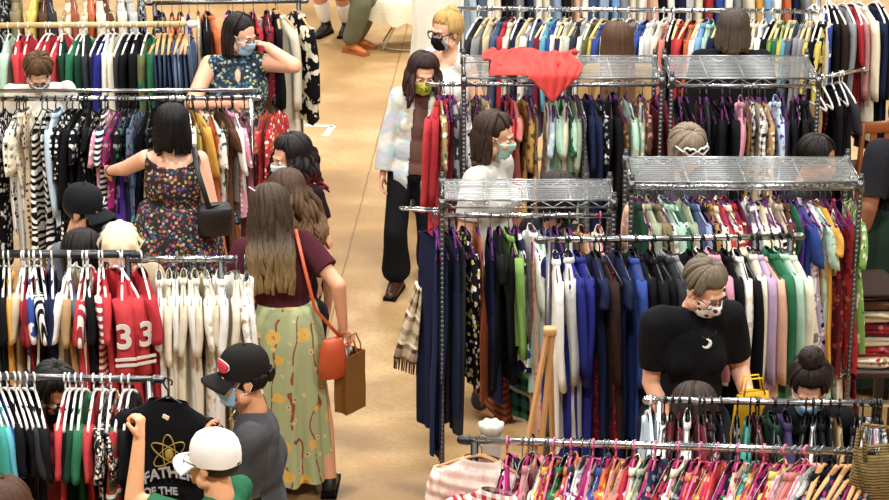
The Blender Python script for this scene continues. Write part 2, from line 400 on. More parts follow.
def put_garment(loc, rz, k, style, L=None, th=.022, nw=.07, hanger=None, rack='', seed=0, order=0, tilt=0):
    rng = random.Random(seed*7919+13); P = garment(k, L or DEFLEN[k], th, rng, nw); m = cloth(style)
    nm, lw, cat = KIND[k]
    drop = rng.uniform(0, .018); wd = rng.uniform(.9, 1.06)
    for ps in P.values():
        for q_, p_ in enumerate(ps):
            a_ = np.array(p_[0], float); a_[:, 2] -= drop; a_[:, 0] *= wd; ps[q_] = (a_, p_[1])
    v, f = join(P[None]); o = link(nm, v, f, m); o.location = loc; o.rotation_euler = (tilt, 0, rz)
    for pn, ps in P.items():
        if pn is None: continue
        for p in ps: link(pn, p[0], p[1], m, o)
    o['category'] = cat; h = None
    if hanger:
        hn, hw, hm, hk = hanger_meshes(hanger)
        h = bpy.data.objects.new(hn, hm); COL.objects.link(h); h.location = loc; h.rotation_euler = (0, 0, rz); h['category'] = 'hanger'
        if hk:
            c = bpy.data.objects.new('hook', hk); COL.objects.link(c); c.parent = h
        h['group'] = 'hangers on the '+rack
    o['group'] = 'clothes on the '+rack
    ALLG.append(dict(o=o, h=h, hw=hanger and hanger_meshes(hanger)[1], desc=words_of(style)+' '+lw, rack=rack, x=order))
    return o
ORD = 'first second third fourth fifth sixth seventh eighth ninth tenth eleventh twelfth thirteenth fourteenth fifteenth sixteenth'.split()
def label_garments():
    byr = {}
    for g in ALLG: byr.setdefault((g['rack'], g['desc']), []).append(g)
    racks = {}
    for g in ALLG: racks.setdefault(g['rack'], []).append(g)
    for gs in racks.values():
        gs.sort(key=lambda g: g['x'])
        for i, g in enumerate(gs): g['i'] = i; g['all'] = gs
    for (rk, desc), gs in byr.items():
        gs.sort(key=lambda g: g['x'])
        for j, g in enumerate(gs):
            al = g['all']; i = g['i']; nb = al[i+1] if i+1 < len(al) else (al[i-1] if i else None)
            if len(gs) == 1:
                lab = f"{desc} on the {rk}" + (f", next to the {nb['desc']}" if nb else '')
                if len(lab.split()) > 16 or nb is None: lab = f"{desc} hanging on the {rk}"
                sh = f"{desc} on the {rk}"
            else:
                lab = f"{ORD[j]} {desc} from the aisle on the {rk}"
                sh = lab
            g['o']['label'] = lab
            if g['h'] is not None: g['h']['label'] = hl if len((hl := f"{g['hw']} hanger of the {sh}").split()) <= 16 else hl.replace(' from the aisle on the ', ' along the ')
# ------------------------------------------------------------------ racks
def rail_rack(name, label, p0, p1, ends=(True, True), r=.015, mat=CHROME, upm=None, base=True, double=0, knobs=None, cat='clothes rack', over=(.12, .12)):
    p0 = Vector(p0); p1 = Vector(p1); d = (p1-p0); d.z = 0; ux = d.normalized(); a = math.atan2(ux.y, ux.x)
    mid = (p0+p1)/2; e = empty(name, (mid.x, mid.y, 0), 0, label, cat); M0 = Vector((mid.x, mid.y, 0)); upm = upm or mat
    q = lambda p: np.array(tuple(Vector(p)-M0))
    v, f = tube([q(p0), q(p0+(p1-p0)*.5), q(p1)], r, 12); link('rail', v, f, mat, e)
    if double:
        off = Vector((0, .07, double)); v, f = tube([q(p0+off), q(p1+off)], r*.8, 10); link('rail', v, f, mat, e)
    for (p, on, sgn, ov) in ((p0, ends[0], -1, over[0]), (p1, ends[1], 1, over[1])):
        v, f = rcone(q(p)-np.array(tuple(ux*sgn*.004)), q(p)+np.array(tuple(ux*sgn*.022)), r*1.35, r*1.25, 12); link('end_cap', v, f, knobs or upm, e)
        if not on: continue
        b = p-ux*sgn*.03
        v, f = tube([q((b.x, b.y, .09)), q((b.x, b.y, p.z-.002))], r*1.05, 12); link('upright', v, f, upm, e)
        nrm = Vector((-ux.y, ux.x, 0))
        if base:
            v, f = tube([q(Vector((b.x, b.y, .1))+nrm*.24), q(Vector((b.x, b.y, .1))-nrm*.24)], r, 10); link('foot', v, f, upm, e)
            for s in (1, -1):
                c = q(Vector((b.x, b.y, .04))+nrm*.22*s); uu = np.array(tuple(ux))
                w, wf = join([tube([c-uu*.012, c+uu*.012], .04, 14)]); link('caster', w, wf, RUBBER, e)
    if base and ends[0] and ends[1]:
        pa = p0+ux*.03; pb = p1-ux*.03
        v, f = tube([q((pa.x, pa.y, .12)), q((pb.x, pb.y, .12))], r*.9, 10); link('base_bar', v, f, upm, e)
    return e
LINER = None
def liner():
    global LINER
    if LINER: return LINER
    t = NT('clear_plastic'); t.b.inputs['Base Color'].default_value = (.55, .58, .58, 1); t.b.inputs['Roughness'].default_value = .16
    tr = t.new('ShaderNodeBsdfTransparent'); mx = t.new('ShaderNodeMixShader'); mx.inputs[0].default_value = .08
    n = t.noise(t.coord((1, 9, 1)), 4, 2); t.bump(n.outputs[0], .18, .02)
    t.lk(tr.outputs[0], mx.inputs[1]); t.lk(t.b.outputs[0], mx.inputs[2]); t.lk(mx.outputs[0], t.o.inputs[0])
    LINER = t.m; return LINER
def wire_shelf(label, fl, fr, depth, z, rodz, low=(.25,), lean=0.0, side_arm=False, posts=(1, 1)):
    """fl, fr: world x,y of the front corners"""
    fl = np.array(fl, float); fr = np.array(fr, float); W = np.linalg.norm(fr-fl); ux = (fr-fl)/W; a = math.atan2(ux[1], ux[0])
    e = empty('wire_shelf_rack', (fl[0], fl[1], 0), a, label, 'shelf')
    def deck(zz, nm):
        ps = [tube([(0, y, zz), (W, y, zz)], .0022, 5) for y in np.arange(0, depth+.001, .03)]
        for yy in (0, depth):
            ps += [tube([(0, yy, zz+.004), (W, yy, zz+.004)], .0042, 6), tube([(0, yy, zz-.034), (W, yy, zz-.034)], .0042, 6)]
            nzz = int(W/.06)
            zig = [(W*i/nzz, yy, zz+.002-(.034 if i % 2 else 0)) for i in range(nzz+1)]
            ps.append(tube(zig, .0032, 5))
        for xx in (0, W):
            ps += [tube([(xx, 0, zz+.004), (xx, depth, zz+.004)], .0042, 6), tube([(xx, 0, zz-.034), (xx, depth, zz-.034)], .0042, 6)]
            zig = [(xx, depth*i/6, zz-(.034 if i % 2 else 0)) for i in range(7)]; ps.append(tube(zig, .003, 5))
        for i in range(1, 4): ps.append(tube([(W*i/4, 0, zz-.004), (W*i/4, depth, zz-.004)], .0038, 6))
        v, f = join(ps); o = link(nm, v, f, ZINC, e)
        return o
    dk = deck(z, 'shelf_deck')
    v, f = box((W/2, depth/2, z+.007), (W-.02, depth-.02, .0016)); link('plastic_liner', v, f, liner(), e, False)
    for lz in low: deck(lz, 'shelf_deck')
    for xx, on in ((0, posts[0]), (W, posts[1])):
        for yy in (0, depth):
            P, r = [], []
            zz = .06
            while zz < z+.03:
                P += [(xx, yy, zz), (xx, yy, zz+.02), (xx, yy, zz+.0205), (xx, yy, zz+.0245), (xx, yy, zz+.025)]; r += [.0125, .0125, .0117, .0117, .0125]; zz += .0255
            v, f = tube(P, r, 12); po = link('post', v, f, STEEL, e)
            v, f = rcone((xx, yy, .0), (xx, yy, .06), .016, .012, 10); link('leveling_foot', v+np.array([0, 0, .016]), f, PBLACK, e)
            v, f = tube([(xx, yy, z-.045), (xx, yy, z+.012)], .018, 12); link('collar_clip', v, f, STEEL, e)
    v, f = tube([(0, depth/2, rodz), (W, depth/2, rodz)], .013, 12); link('hanging_rod', v, f, CHROME, e)
    for xx in (.01, W-.01):
        v, f = tube([(xx, depth/2, rodz), (xx, depth/2, z-.03)], .006, 8); link('rod_bracket', v, f, CHROME, e)
    if side_arm:
        P = [(0, .1, z-.09), (-.1, .1, z-.085), (-.2, .11, z-.08), (-.21, .13, z-.08), (-.2, .15, z-.085), (-.1, .155, z-.09), (0, .155, z-.095)]
        v, f = tube(P, .006, 8); link('side_hook', v, f, CHROME, e)
    return e
STK = {}
def hang_row(rack, p0, p1, s, k='b', hanger='wire', tw=0, th=None, nw=.07, L=None, aisle='right', dz=0, off=.2, mixk=None, jit=11, hmix=None):
    """s: 'px kind style len tw; ...' px = where the near shoulder shows in the photo"""
    p0 = Vector(p0); p1 = Vector(p1); items = []
    for it in s.split(','):
        tk = it.split()
        if not tk: continue
        px = float(tk[0]); kk = k; st = None; ll = L; tt = tw; hh = hanger
        for w in tk[1:]:
            if w in KIND: kk = w
            elif w[0] == '@': tt = float(w[1:])
            elif w[0] == '=': ll = float(w[1:])
            elif w[0] == '!': hh = w[1:] or None
            else: st = w
        if hmix and hh == hanger: hh = RNG.choice(hmix)
        if mixk and kk == k and not any(w in KIND for w in tk[1:]): kk = RNG.choice(mixk)
        items.append([px, kk, st, ll, tt, hh])
    out = []
    for i, (px, kk, st, ll, tt, hh) in enumerate(items):
        t = R(tt+RNG.uniform(-jit, jit)); pm = (p0+p1)/2
        # intersection of the pixel column with the line of the near shoulders
        x = pm.x
        for _ in range(4):
            u = (x-p0.x)/(p1.x-p0.x); y = p0.y+(p1.y-p0.y)*u; z = p0.z+(p1.z-p0.z)*u
            w = at_y(px, CY, y-off*math.cos(t)); ll = (ll or DEFLEN[kk])*RNG.uniform(.9, 1.1) if _ == 0 else ll; dep = (y-off)*math.cos(TH)+(CH-z+.17)*math.sin(TH)
            x = (px-CX)/FPX*dep - off*math.sin(t)
        u = (x-p0.x)/(p1.x-p0.x); y = p0.y+(p1.y-p0.y)*u; z = p0.z+(p1.z-p0.z)*u
        gaps = []
        if i: gaps.append(abs(px-items[i-1][0]))
        if i+1 < len(items): gaps.append(abs(items[i+1][0]-px))
        g = min(gaps or [10])*dep/FPX
        h = (th or min(.055, max(.014, g*.5)))*RNG.uniform(.85, 1.4)
        sd = int(abs(px)*13+i*7+len(rack)*101)
        dz_ = RNG.uniform(-.012, .002); out.append(put_garment((x, y, z+dz), -PI/2+t, kk, st, ll, h, nw, hh, rack, sd, -px if aisle == 'right' else px, RNG.uniform(-.05, .05)*(.25 if kk in 'pc' else 1)))
    return out
# ------------------------------------------------------------------ people
A = lambda *v: np.array(v, float)
def nrm(v): return v/max(np.linalg.norm(v), 1e-9)
def ik(s, t, l1, l2, pole):
    d = t-s; D = np.linalg.norm(d); D2 = min(D, (l1+l2)*.995); n = nrm(d); t = s+n*D2
    a = (l1*l1-l2*l2+D2*D2)/(2*D2); h = math.sqrt(max(0, l1*l1-a*a))
    p = pole-n*np.dot(pole, n); p = nrm(p)
    return s+n*a+p*h, t
class Fig:
    """local frame: facing -Y, left = +X. rz turns it about the vertical; 0 faces the camera, 90 faces picture-right"""
    def __init__(s, x, y, rz, H=1.65, lean=0, side=0, twist=0, head=(0, 0, 0), w=1.0, limb=1.0, female=True, hand=(None, None), pole=(None, None), feet=None, z0=0.0, bust=None):
        s.loc = (x, y, z0); s.rz = R(rz); s.H = H; s.w = w; s.limb = limb; s.female = female
        Rt = rotx(R(lean)) @ roty(R(side)); s.Rt = Rt @ rotz(R(twist)); s.hip = A(0, 0, .515*H); s.bust = bust if bust is not None else (.036 if female else 0)
        T = lambda *v: s.hip+s.Rt @ (A(*v)*H); s.T = T
        sw = .091 if female else .103
        s.sh = [T(sw*w**.6, 0, .297), T(-sw*w**.6, 0, .297)]
        s.neck = T(0, .008, .325)
        yaw, pit, rol = head; s.Rh = s.Rt @ rotz(R(yaw)) @ rotx(R(pit)) @ roty(R(rol))
        s.hc = T(0, -.004, .345) + s.Rh @ A(0, -.012, .115)
        s.k = 1.0
        s.arm = []
        for i, sd in ((0, 1), (1, -1)):
            h = hand[i]; S0 = s.sh[i]
            if h is None: tgt = S0+A(sd*.06, -.03, -.31*H)
            elif isinstance(h, Vector): tgt = s.loc_of(h)
            else: tgt = A(*h)
            pl = A(*pole[i]) if pole[i] is not None else A(sd*.5, .8, -.2)
            e, t = ik(S0, tgt, .172*H, .15*H, pl); s.arm.append((S0, e, t))
        s.leg = []
        ft = feet or ((.07, 0), (-.07, 0))
        for i, sd in ((0, 1), (1, -1)):
            hp = s.hip+A(sd*.052*H*w**.5, 0, -.02*H); f = ft[i]
            an = A(f[0], f[1], f[2] if len(f) > 2 else .05*H)
            kn, an = ik(hp, an, .245*H, .235*H, A(sd*.1, -1, 0)); s.leg.append((hp, kn, an))
    def loc_of(s, W): return rotz(-s.rz) @ (np.array(tuple(W))-A(*s.loc))
    def hp(s, *v): return s.hc+s.Rh @ (A(*v)*s.k)
    # ---- solids
    def torso(s, e=0.0, H=None):
        H = s.H; T = s.T; w = s.w; R_ = s.Rt
        E = lambda c, r: ell(T(*c), (r[0]*H+e, r[1]*H+e, r[2]*H+e*.6), R_)
        P = [E((0, 0, -.005), (.1*w, .07*w, .075)), E((0, -.004, .09), (.084*w, .06*w, .09)), E((0, 0, .2), (.092*w, .064*w, .11)),
             rcone(T(.074*w**.6, 0, .293), T(-.074*w**.6, 0, .293), .034*H+e, .034*H+e), E((0, .008, .265), (.07*w, .05, .06))]
        for sd in (1, -1):
            P.append(ell(T(sd*.045*w, .03, -.012), (.052*H*w+e, .05*H*w+e, .055*H+e), R_))
            if s.bust: P.append(ell(T(sd*.038*w, -.042*w, .2), (s.bust*H*w*1.15+e, s.bust*H+e, s.bust*H*1.15+e), R_))
        return P
    def armp(s, i, e=0.0, to=2.0):
        S0, E0, W0 = s.arm[i]; H = s.H; l = s.limb
        P = [rcone(S0, S0+(E0-S0)*min(1, to), .0285*H*l+e, (.0285-.005*min(1, to))*H*l+e)]
        if to > 1: P.append(rcone(E0, E0+(W0-E0)*(to-1), .024*H*l+e, .024*H*l*(1-.36*(to-1))+e))
        return P
    def legp(s, i, e=0.0, to=2.0, r=None):
        h, k, a = s.leg[i]; H = s.H; l = s.limb; r = r or (.055, .036, .023)
        P = [rcone(h, k, r[0]*H*l+e, r[1]*H*l+e)]
        if to > 1: P += [rcone(k, k+(a-k)*.3, r[1]*H*l+e, r[1]*1.04*H*l+e), rcone(k+(a-k)*.3, k+(a-k)*(to-1), r[1]*1.04*H*l+e, r[2]*H*l+e)]
        return P
    def headp(s):
        q = s.hp; E = lambda c, r: ell(q(*c), r, s.Rh, 20, 12); f = .92 if s.female else 1.0
        P = [E((0, .012, .03), (.075, .094, .086)), E((0, -.025, -.03), (.059, .064, .078)), E((0, -.034, -.072), (.046*f, .05, .036)), E((0, -.072, -.098), (.022*f, .018, .018)),
             rcone(q(0, -.086, .004), q(0, -.107, -.034), .008, .0125), rcone(q(-.03, -.079, .02), q(.03, -.079, .02), .0125, .0125), E((0, -.088, -.06), (.02, .009, .0065)), E((0, -.086, -.072), (.018, .009, .007))]
        for sd in (1, -1):
            P += [E((sd*.036, -.064, -.03), (.026, .024, .026)), ell(q(sd*.078, .008, -.01), (.009, .019, .031), s.Rh), E((sd*.055, -.01, -.07), (.022, .03, .03)), ell(q(sd*.012, -.094, -.034), (.008, .01, .008), s.Rh)]
        P.append(rcone(q(0, .02, -.07), s.neck, (.046 if s.female else .054), (.05 if s.female else .06)))
        P.append(rcone(s.neck, s.T(0, .005, .28), .055, .075))
        return P
    def handp(s, i, curl=.4, spread=0.0, pn=None, bend=None):
        S0, E0, W0 = s.arm[i]; sd = 1 if i == 0 else -1; d = nrm(W0-E0)
        if bend is not None: d = nrm(d+A(*bend))
        pn = A(*pn) if pn is not None else A(-sd, 0, 0.)   # palm normal
        pn = nrm(pn-d*np.dot(pn, d)); th = np.cross(pn, d)*(-sd)    # towards the thumb
        th = nrm(th); P = []
        if np.dot(th, A(0, -1, .2)) < 0 and curl < 0: th = -th
        Rm = np.stack([th, pn, d], 1); c = W0+d*.045
        P.append(ell(c, (.04, .0145, .05), Rm, 14, 8)); P.append(rcone(W0-d*.02, W0+d*.03, .023, .022))
        Ls = (.068, .076, .071, .055); cu = abs(curl)
        for j in range(4):
            b = W0+d*.08+th*(.03-.0205*j); ang = 0; p = b; dv = d+th*(spread*(1.5-j)*.12); dv = nrm(dv)
            P.append(rcone(W0+d*.04+th*(.022-.015*j), b, .0085, .0088, 8, 2))
            for q, fr in enumerate((.45, .32, .25)):
                ang += cu*(1.0 if q else .8)
                dd = nrm(dv*math.cos(ang)+pn*math.sin(ang)); p2 = p+dd*Ls[j]*fr
                P.append(rcone(p, p2, .0085-.0006*q, .0079-.0006*q, 8, 2)); p = p2
        b = W0+d*.02+th*.026; t1 = b+nrm(d*.75+th*.75+pn*.25)*.038; t2 = t1+nrm(d+th*.15+pn*(.35+.5*cu))*.032
        P += [rcone(b, t1, .0125, .0105, 8, 2), rcone(t1, t2, .0105, .0085, 8, 2)]
        return P
    def footp(s, i, e=0.0, toe=None):
        h, k, a = s.leg[i]; d = A(*(toe or (.12*(1 if i == 0 else -1), -1, 0))); d = nrm(A(d[0], d[1], 0))
        an = a; z = max(.03, a[2]-.05*s.H+.028)
        return [rcone(an, A(an[0], an[1], z+.02)-d*.02, .036+e, .034+e), rcone(A(an[0], an[1], z+.03)+d*.02, A(an[0], an[1], z)+d*.14, .038+e, .03+e), rcone(A(an[0], an[1], z)+d*.14, A(an[0], an[1], z-.004)+d*.175, .03+e, .022+e)]
    # ---- build
    def build(s, label, skin='d9a384', voxel=.008, hands=None, name='person', eyes=True, group=None):
        P = s.torso()+s.headp()
        for i in (0, 1): P += s.armp(i)+s.legp(i)+s.footp(i); P += s.handp(i, **((hands or {}).get(i, {})))
        me = remesh(P, voxel, 3)
        s.o = link_me(name, me, skinmat(skin)); s.o.location = s.loc; s.o.rotation_euler = (0, 0, s.rz)
        tag(s.o, label, 'person', group)
        if eyes:
            for sd in (1, -1):
                v, f = ell((0, 0, 0), (.0115, .0115, .0115), rotx(PI/2), 14, 10)
                v = (s.Rh @ v.T).T+s.hp(sd*.031, -.0758, .0); c = s.hp(sd*.031, -.0758, 0); fw = s.Rh @ A(0, -1, 0)
                mi = [1 if np.dot(np.mean(v[list(q)], 0)-c, fw) > .0088 else 0 for q in f]
                link('eye', v, f, [EYEW, EYED], s.o, True, mi)
        return s.o
    def part(s, name, p, mat, parent=None, smooth=True):
        return link(name, p[0], p[1], mat, parent or s.o, smooth)
    def brows(s, mat):
        for sd in (1, -1):
            s.part('eyebrow', tube([s.hp(sd*.014, -.0925, .021), s.hp(sd*.03, -.0915, .027), s.hp(sd*.047, -.082, .021)], (.002, .0028, .0012), 6), mat)
    def cloth_body(s, name, mat, sleeves=1.6, e=.012, hem=-.1, skirt=None, voxel=.009, wr=.005, arms=(0, 1), neck=None, legs=None, top=True, extra=()):
        """a garment round the torso. sleeves: 0 none, .6 short, 1 elbow, 2 wrist; hem in H below the hips; skirt: [(z, rx, ry)] rings world-local"""
        P = list(s.torso(e)) if top else []
        if sleeves:
            for i in arms: P += s.armp(i, e+.008, sleeves+.08)
        if legs:
            for i in (0, 1): P += s.legp(i, e, 1.9, legs)
        P += list(extra)
        if skirt:
            t = np.linspace(0, 2*PI, 24, endpoint=False)
            P.append(rings([np.stack([c[1]*np.cos(t)+(c[3] if len(c) > 3 else 0), c[2]*np.sin(t)+(c[4] if len(c) > 4 else 0), np.full(24, c[0])], 1) for c in skirt]))
        me = remesh(P, voxel, 5); v = me_co(me); n = me_no(me)
        rs = np.random.RandomState(len(name)*7+int(s.H*1000))
        for q in range(7):   # wrinkles
            k = rs.normal(size=3)*rs.uniform(14, 34); k[2] *= .55
            v += n*(wr*.45*np.sin(v @ k+rs.uniform(0, 6.3)))[:, None]
        # flat sleeve ends
        if sleeves:
            for i in arms:
                S0, E0, W0 = s.arm[i]
                a, b = (S0, E0) if sleeves <= 1 else (E0, W0); L = np.linalg.norm(b-a); d = (b-a)/L; tt = (sleeves if sleeves <= 1 else sleeves-1)*L
                u = (v-a) @ d; rad = np.linalg.norm(v-a-u[:, None]*d, axis=1); msk = (u > tt) & (rad < .085*s.limb) & (u < tt+.12)
                v[msk] -= (u[msk]-tt)[:, None]*d
        if hem is not None and not skirt and not legs:
            zh = s.T(0, 0, hem); d = s.Rt @ A(0, 0, -1); u = (v-zh) @ d; msk = (u > 0) & (np.linalg.norm((v-zh)-u[:, None]*d, axis=1) < .3*s.w)
            v[msk] -= u[msk][:, None]*d
        if neck is not None:   # scoop: push the cloth inside the body round the neck
            c = s.T(*neck[0]); r = neck[1]; dd = (v-c)/A(*r); q = np.linalg.norm((s.Rt.T @ dd.T).T, axis=1); msk = q < 1
            v[msk] -= n[msk]*(e+wr+.014)
        me_set(me, v)
        return link_me(name, me, mat, s.o)
    def skirt_cloth(s, name, mat, ringsdef, folds=11, amp=.012, seed=1):
        n = 120; t = np.linspace(0, 2*PI, n, endpoint=False); rs = np.random.RandomState(seed); out = []
        ph = rs.uniform(0, 6, 4)
        m = len(ringsdef); Z = [c[0] for c in ringsdef]
        zs = np.linspace(Z[0], Z[-1], 30)
        g = lambda j, z: np.interp(-z, [-a for a in Z], [c[j] if len(c) > j else 0 for c in ringsdef])
        for i, z in enumerate(zs):
            u = i/29; a = amp*u**.8
            f = a*(np.sin(folds*t+ph[0]+1.1*u)+.55*np.sin((folds*1.7//1)*t+ph[1]-.8*u)+.4*np.sin(5*t+ph[2]))
            out.append(np.stack([(g(1, z)+f)*np.cos(t)+g(3, z), (g(2, z)+f)*np.sin(t)+g(4, z), np.full(n, z)+(.006*np.sin(folds*t) if i == 29 else 0)], 1))
        o = link(name, *rings(out, True, False), mat, s.o)
        return o
    # ---- hair, masks, hats
    def hair_cap(s, mat, r=(.083, .096, .09), c=(0, .026, .042), cut=None, name='hair'):
        v, f = ell((0, 0, 0), r, None, 40, 26); v = v+A(*c)
        face = (v[:, 1] < -.035) & (v[:, 2] < .062); v[face] = v[face]*.8
        low = v[:, 2] < (cut if cut is not None else -.055); v[low, 2] = (cut if cut is not None else -.055)
        return (v @ s.Rh.T)+s.hc, f
    def hair(s, mat, L=.3, n=64, az=(48, 180), r=.017, wav=.008, wf=30, bulge=.0, bangs=0, part=0.0, psi=98, cap=True, extra=(), seed=3, back=.0, capkw=None, name='hair', tip=.35, drop=None, gather=None, front=0.0, st0=None, pad=.035):
        rs = np.random.RandomState(seed); ps = []
        if cap: ps.append(s.hair_cap(mat, **(capkw or {})))
        C = A(0, .022, .036); E = A(.084, .098, .092); up = A(0, 0, 1.)
        for i in range(n):
            for_b = i < bangs
            sd = 1 if i % 2 else -1
            a = R(rs.uniform(-48, 48)) if for_b else R(sd*rs.uniform(az[0], az[1]))
            st = R(rs.uniform(4, 22) if st0 is None else st0+rs.uniform(0, 8)); en = R(66 if for_b else psi+rs.uniform(-6, 6))
            lift = rs.uniform(.0, .008); P = []
            for u in np.linspace(0, 1, 7):
                ps_ = st+(en-st)*u; P.append(s.hc+s.Rh @ (C+(E+lift)*A(math.sin(ps_)*math.sin(a), -math.sin(ps_)*math.cos(a), math.cos(ps_))))
            if not for_b and L > 0:
                o = s.Rh @ A(math.sin(a), -math.cos(a), 0); o[2] = 0; o = nrm(o); ll = L*rs.uniform(.74, 1.06); p0 = P[-1]; ph = rs.uniform(0, 6.3)
                sdv = np.cross(o, up); bk = s.Rt @ A(0, 1, 0)
                for u in np.linspace(.12, 1, 9):
                    q = p0-up*ll*u+o*(bulge*math.sin(min(1, u*1.3)*PI*.6))+bk*back*u+sdv*wav*math.sin(wf*ll*u+ph)*(.4+u)+o*wav*.7*math.cos(wf*ll*u+ph*2)
                    if front and math.cos(a) > -.1: q = q+s.Rt @ A(0, -front*u, 0)
                    if gather is not None: q = q+(s.hp(*gather)-q)*(u**.7)*.8*A(1, 1, 0)
                    tl = s.Rt.T @ (q-s.hip); ex = .15*s.H*s.w; yb = (.07*s.H*s.w+pad+lift*2)*math.sqrt(max(.12, 1-(tl[0]/ex)**2)); k = min(1, max(0, (.335*s.H-tl[2])/.05))
                    if abs(tl[0]) < ex and k > 0:
                        if math.cos(a) < .25: tl[1] = max(tl[1], tl[1]*(1-k)+yb*k)
                        else: tl[1] = min(tl[1], tl[1]*(1-k)-(yb+.02)*k)
                        q = s.hip+s.Rt @ tl
                    P.append(q)
            m = len(P); rr = r*rs.uniform(.75, 1.15)*np.interp(np.linspace(0, 1, m), [0, .15, .6, 1], [.6, 1, .95, tip])
            ps.append(tube(P, rr, 7, True, .8))
        ps += list(extra)
        o = link(name, *join(ps), mat, s.o); return o
    def bun(s, c, r, seed=5, n=9):
        rs = np.random.RandomState(seed); ps = [ell(s.hp(*c), (r*.9,)*3)]
        for i in range(n):
            ax = nrm(rs.normal(size=3)); _, u, w = frame_of(ax); t = np.linspace(0, 2*PI*.9, 12)
            ps.append(tube([s.hp(*c)+r*.8*(math.cos(q)*u+math.sin(q)*w) for q in t], r*.34, 7))
        return ps
    def mask(s, mat, k=1.0, loop=PWHITE, pleat=True, name='face_mask', cone=0.0):
        us = np.linspace(-1, 1, 17); vs_ = np.linspace(0, 1, 10); top = []; 
        def pt(u, w, off):
            a = u*R(74); z = -.014-.088*w
            rx = .064-.014*w; ry = .066+.026*math.exp(-(u*2.4)**2)*math.sin(min(1, w*1.15+.28)*PI)**.8+cone*math.exp(-(u*1.6)**2)*math.sin(w*PI)
            c = A(0, -.022-.006*w, z); x = (rx+off)*math.sin(a); y = -(ry+off)*math.cos(a)
            if w > .85: y *= 1-(w-.85)*1.1
            pl = .0025*math.sin(w*PI*7) if pleat else 0
            return s.hp(*(c+A(x, y-pl, .006*(1-abs(u))*(1-w))))
        outer = [[pt(u, w, .007) for w in vs_] for u in us]; inner = [[pt(u, w, .003) for w in vs_] for u in us]
        V = [p for r_ in outer for p in r_]+[p for r_ in inner for p in r_]; F = []; m = len(vs_); N = len(us)*m
        for i in range(len(us)-1):
            for j in range(m-1):
                a = i*m+j; F += [(a, a+1, a+m+1, a+m), (N+a, N+a+m, N+a+m+1, N+a+1)]
        for i in range(len(us)-1):
            a = i*m; b = a+m-1; F += [(a, a+m, N+a+m, N+a), (b, N+b, N+b+m, b+m)]
        for j in range(m-1):
            a = j; b = (len(us)-1)*m+j; F += [(a, N+a, N+a+1, a+1), (b, b+1, N+b+1, N+b)]
        o = s.part(name, (np.array(V), F), mat)
        if loop:
            for sd in (1, -1):
                i = -1 if sd > 0 else 0
                a0 = outer[i][1]; a1 = outer[i][-2]; e1 = s.hp(sd*.083, .014, .018); e2 = s.hp(sd*.085, .026, -.006); e3 = s.hp(sd*.08, .014, -.034)
                s.part('ear_loop', tube([a0, s.hp(sd*.074, -.02, .012), e1, e2, e3, s.hp(sd*.07, -.02, -.05), a1], .0022, 6), loop, o)
        return o
    def glasses(s, mat, big=1.0, rim=.0022, lens=True):
        ps = []
        for sd in (1, -1):
            t = np.linspace(0, 2*PI, 22); c = (sd*.034, -.1005, -.002)
            ps.append(tube([s.hp(c[0]+.025*big*np.sign(math.cos(q))*abs(math.cos(q))**.8, c[1]+.006*abs(math.cos(q)), c[2]+.02*big*np.sign(math.sin(q))*abs(math.sin(q))**.8) for q in t], rim, 6))
            ps.append(tube([s.hp(sd*(.034+.025*big), -.094, .004), s.hp(sd*.078, -.04, .006), s.hp(sd*.083, .01, .008), s.hp(sd*.082, .03, -.006)], rim*.9, 6))
        ps.append(tube([s.hp(-.01, -.104, .002), s.hp(0, -.107, .004), s.hp(.01, -.104, .002)], rim, 6))
        return s.part('glasses', join(ps), mat)
    def cap(s, mat, brim=None, yaw=0, pitch=0, dz=0.0, deep=1.0):
        """dome, brim and button; yaw 180 = worn backwards"""
        Rc = s.Rh @ rotz(R(yaw)) @ rotx(R(pitch)); C = s.hp(0, .014, .034+dz); q = lambda v: C+Rc @ A(*v)
        t = np.linspace(0, 2*PI, 36, endpoint=False); rs = []
        for i, (k, z) in enumerate(((1.0, -.028), (1.02, 0), (1.0, .03), (.93, .055), (.78, .078), (.55, .093), (.28, .1), (.05, .102))):
            rs.append(np.array([q((.089*k*math.cos(a), .104*k*math.sin(a), z*deep+.0016*math.sin(6*a)*k)) for a in t]))
        o = s.part('cap', rings(rs, False, True), mat)
        us = np.linspace(-1, 1, 15); W = np.linspace(0, 1, 7); V, F = [], []
        for off in (0, -.005):
            for u in us:
                for w in W:
                    a = u*R(62); r0 = A(.088*math.sin(a), -.103*math.cos(a), -.026); ext = .078*math.cos(a*.85)**.7
                    p = r0+A(.1*w*math.sin(a)*.25, -ext*w, -.012*w-.03*(u*u)*w+.012*w*(1-w)+off); V.append(q(p))
        m = len(W); N = len(us)*m
        for i in range(len(us)-1):
            for j in range(m-1):
                a = i*m+j; F += [(a, a+m, a+m+1, a+1), (N+a, N+a+1, N+a+m+1, N+a+m)]
            b = i*m+m-1; F.append((b, b+m, N+b+m, N+b))
        s.part('brim', (np.array(V), F), brim or mat, o)
        s.part('button', ell(q((0, 0, .103*deep)), (.008, .008, .005), Rc, 10, 6), mat, o)
        s.capq = q; s.Rc = Rc
        return o
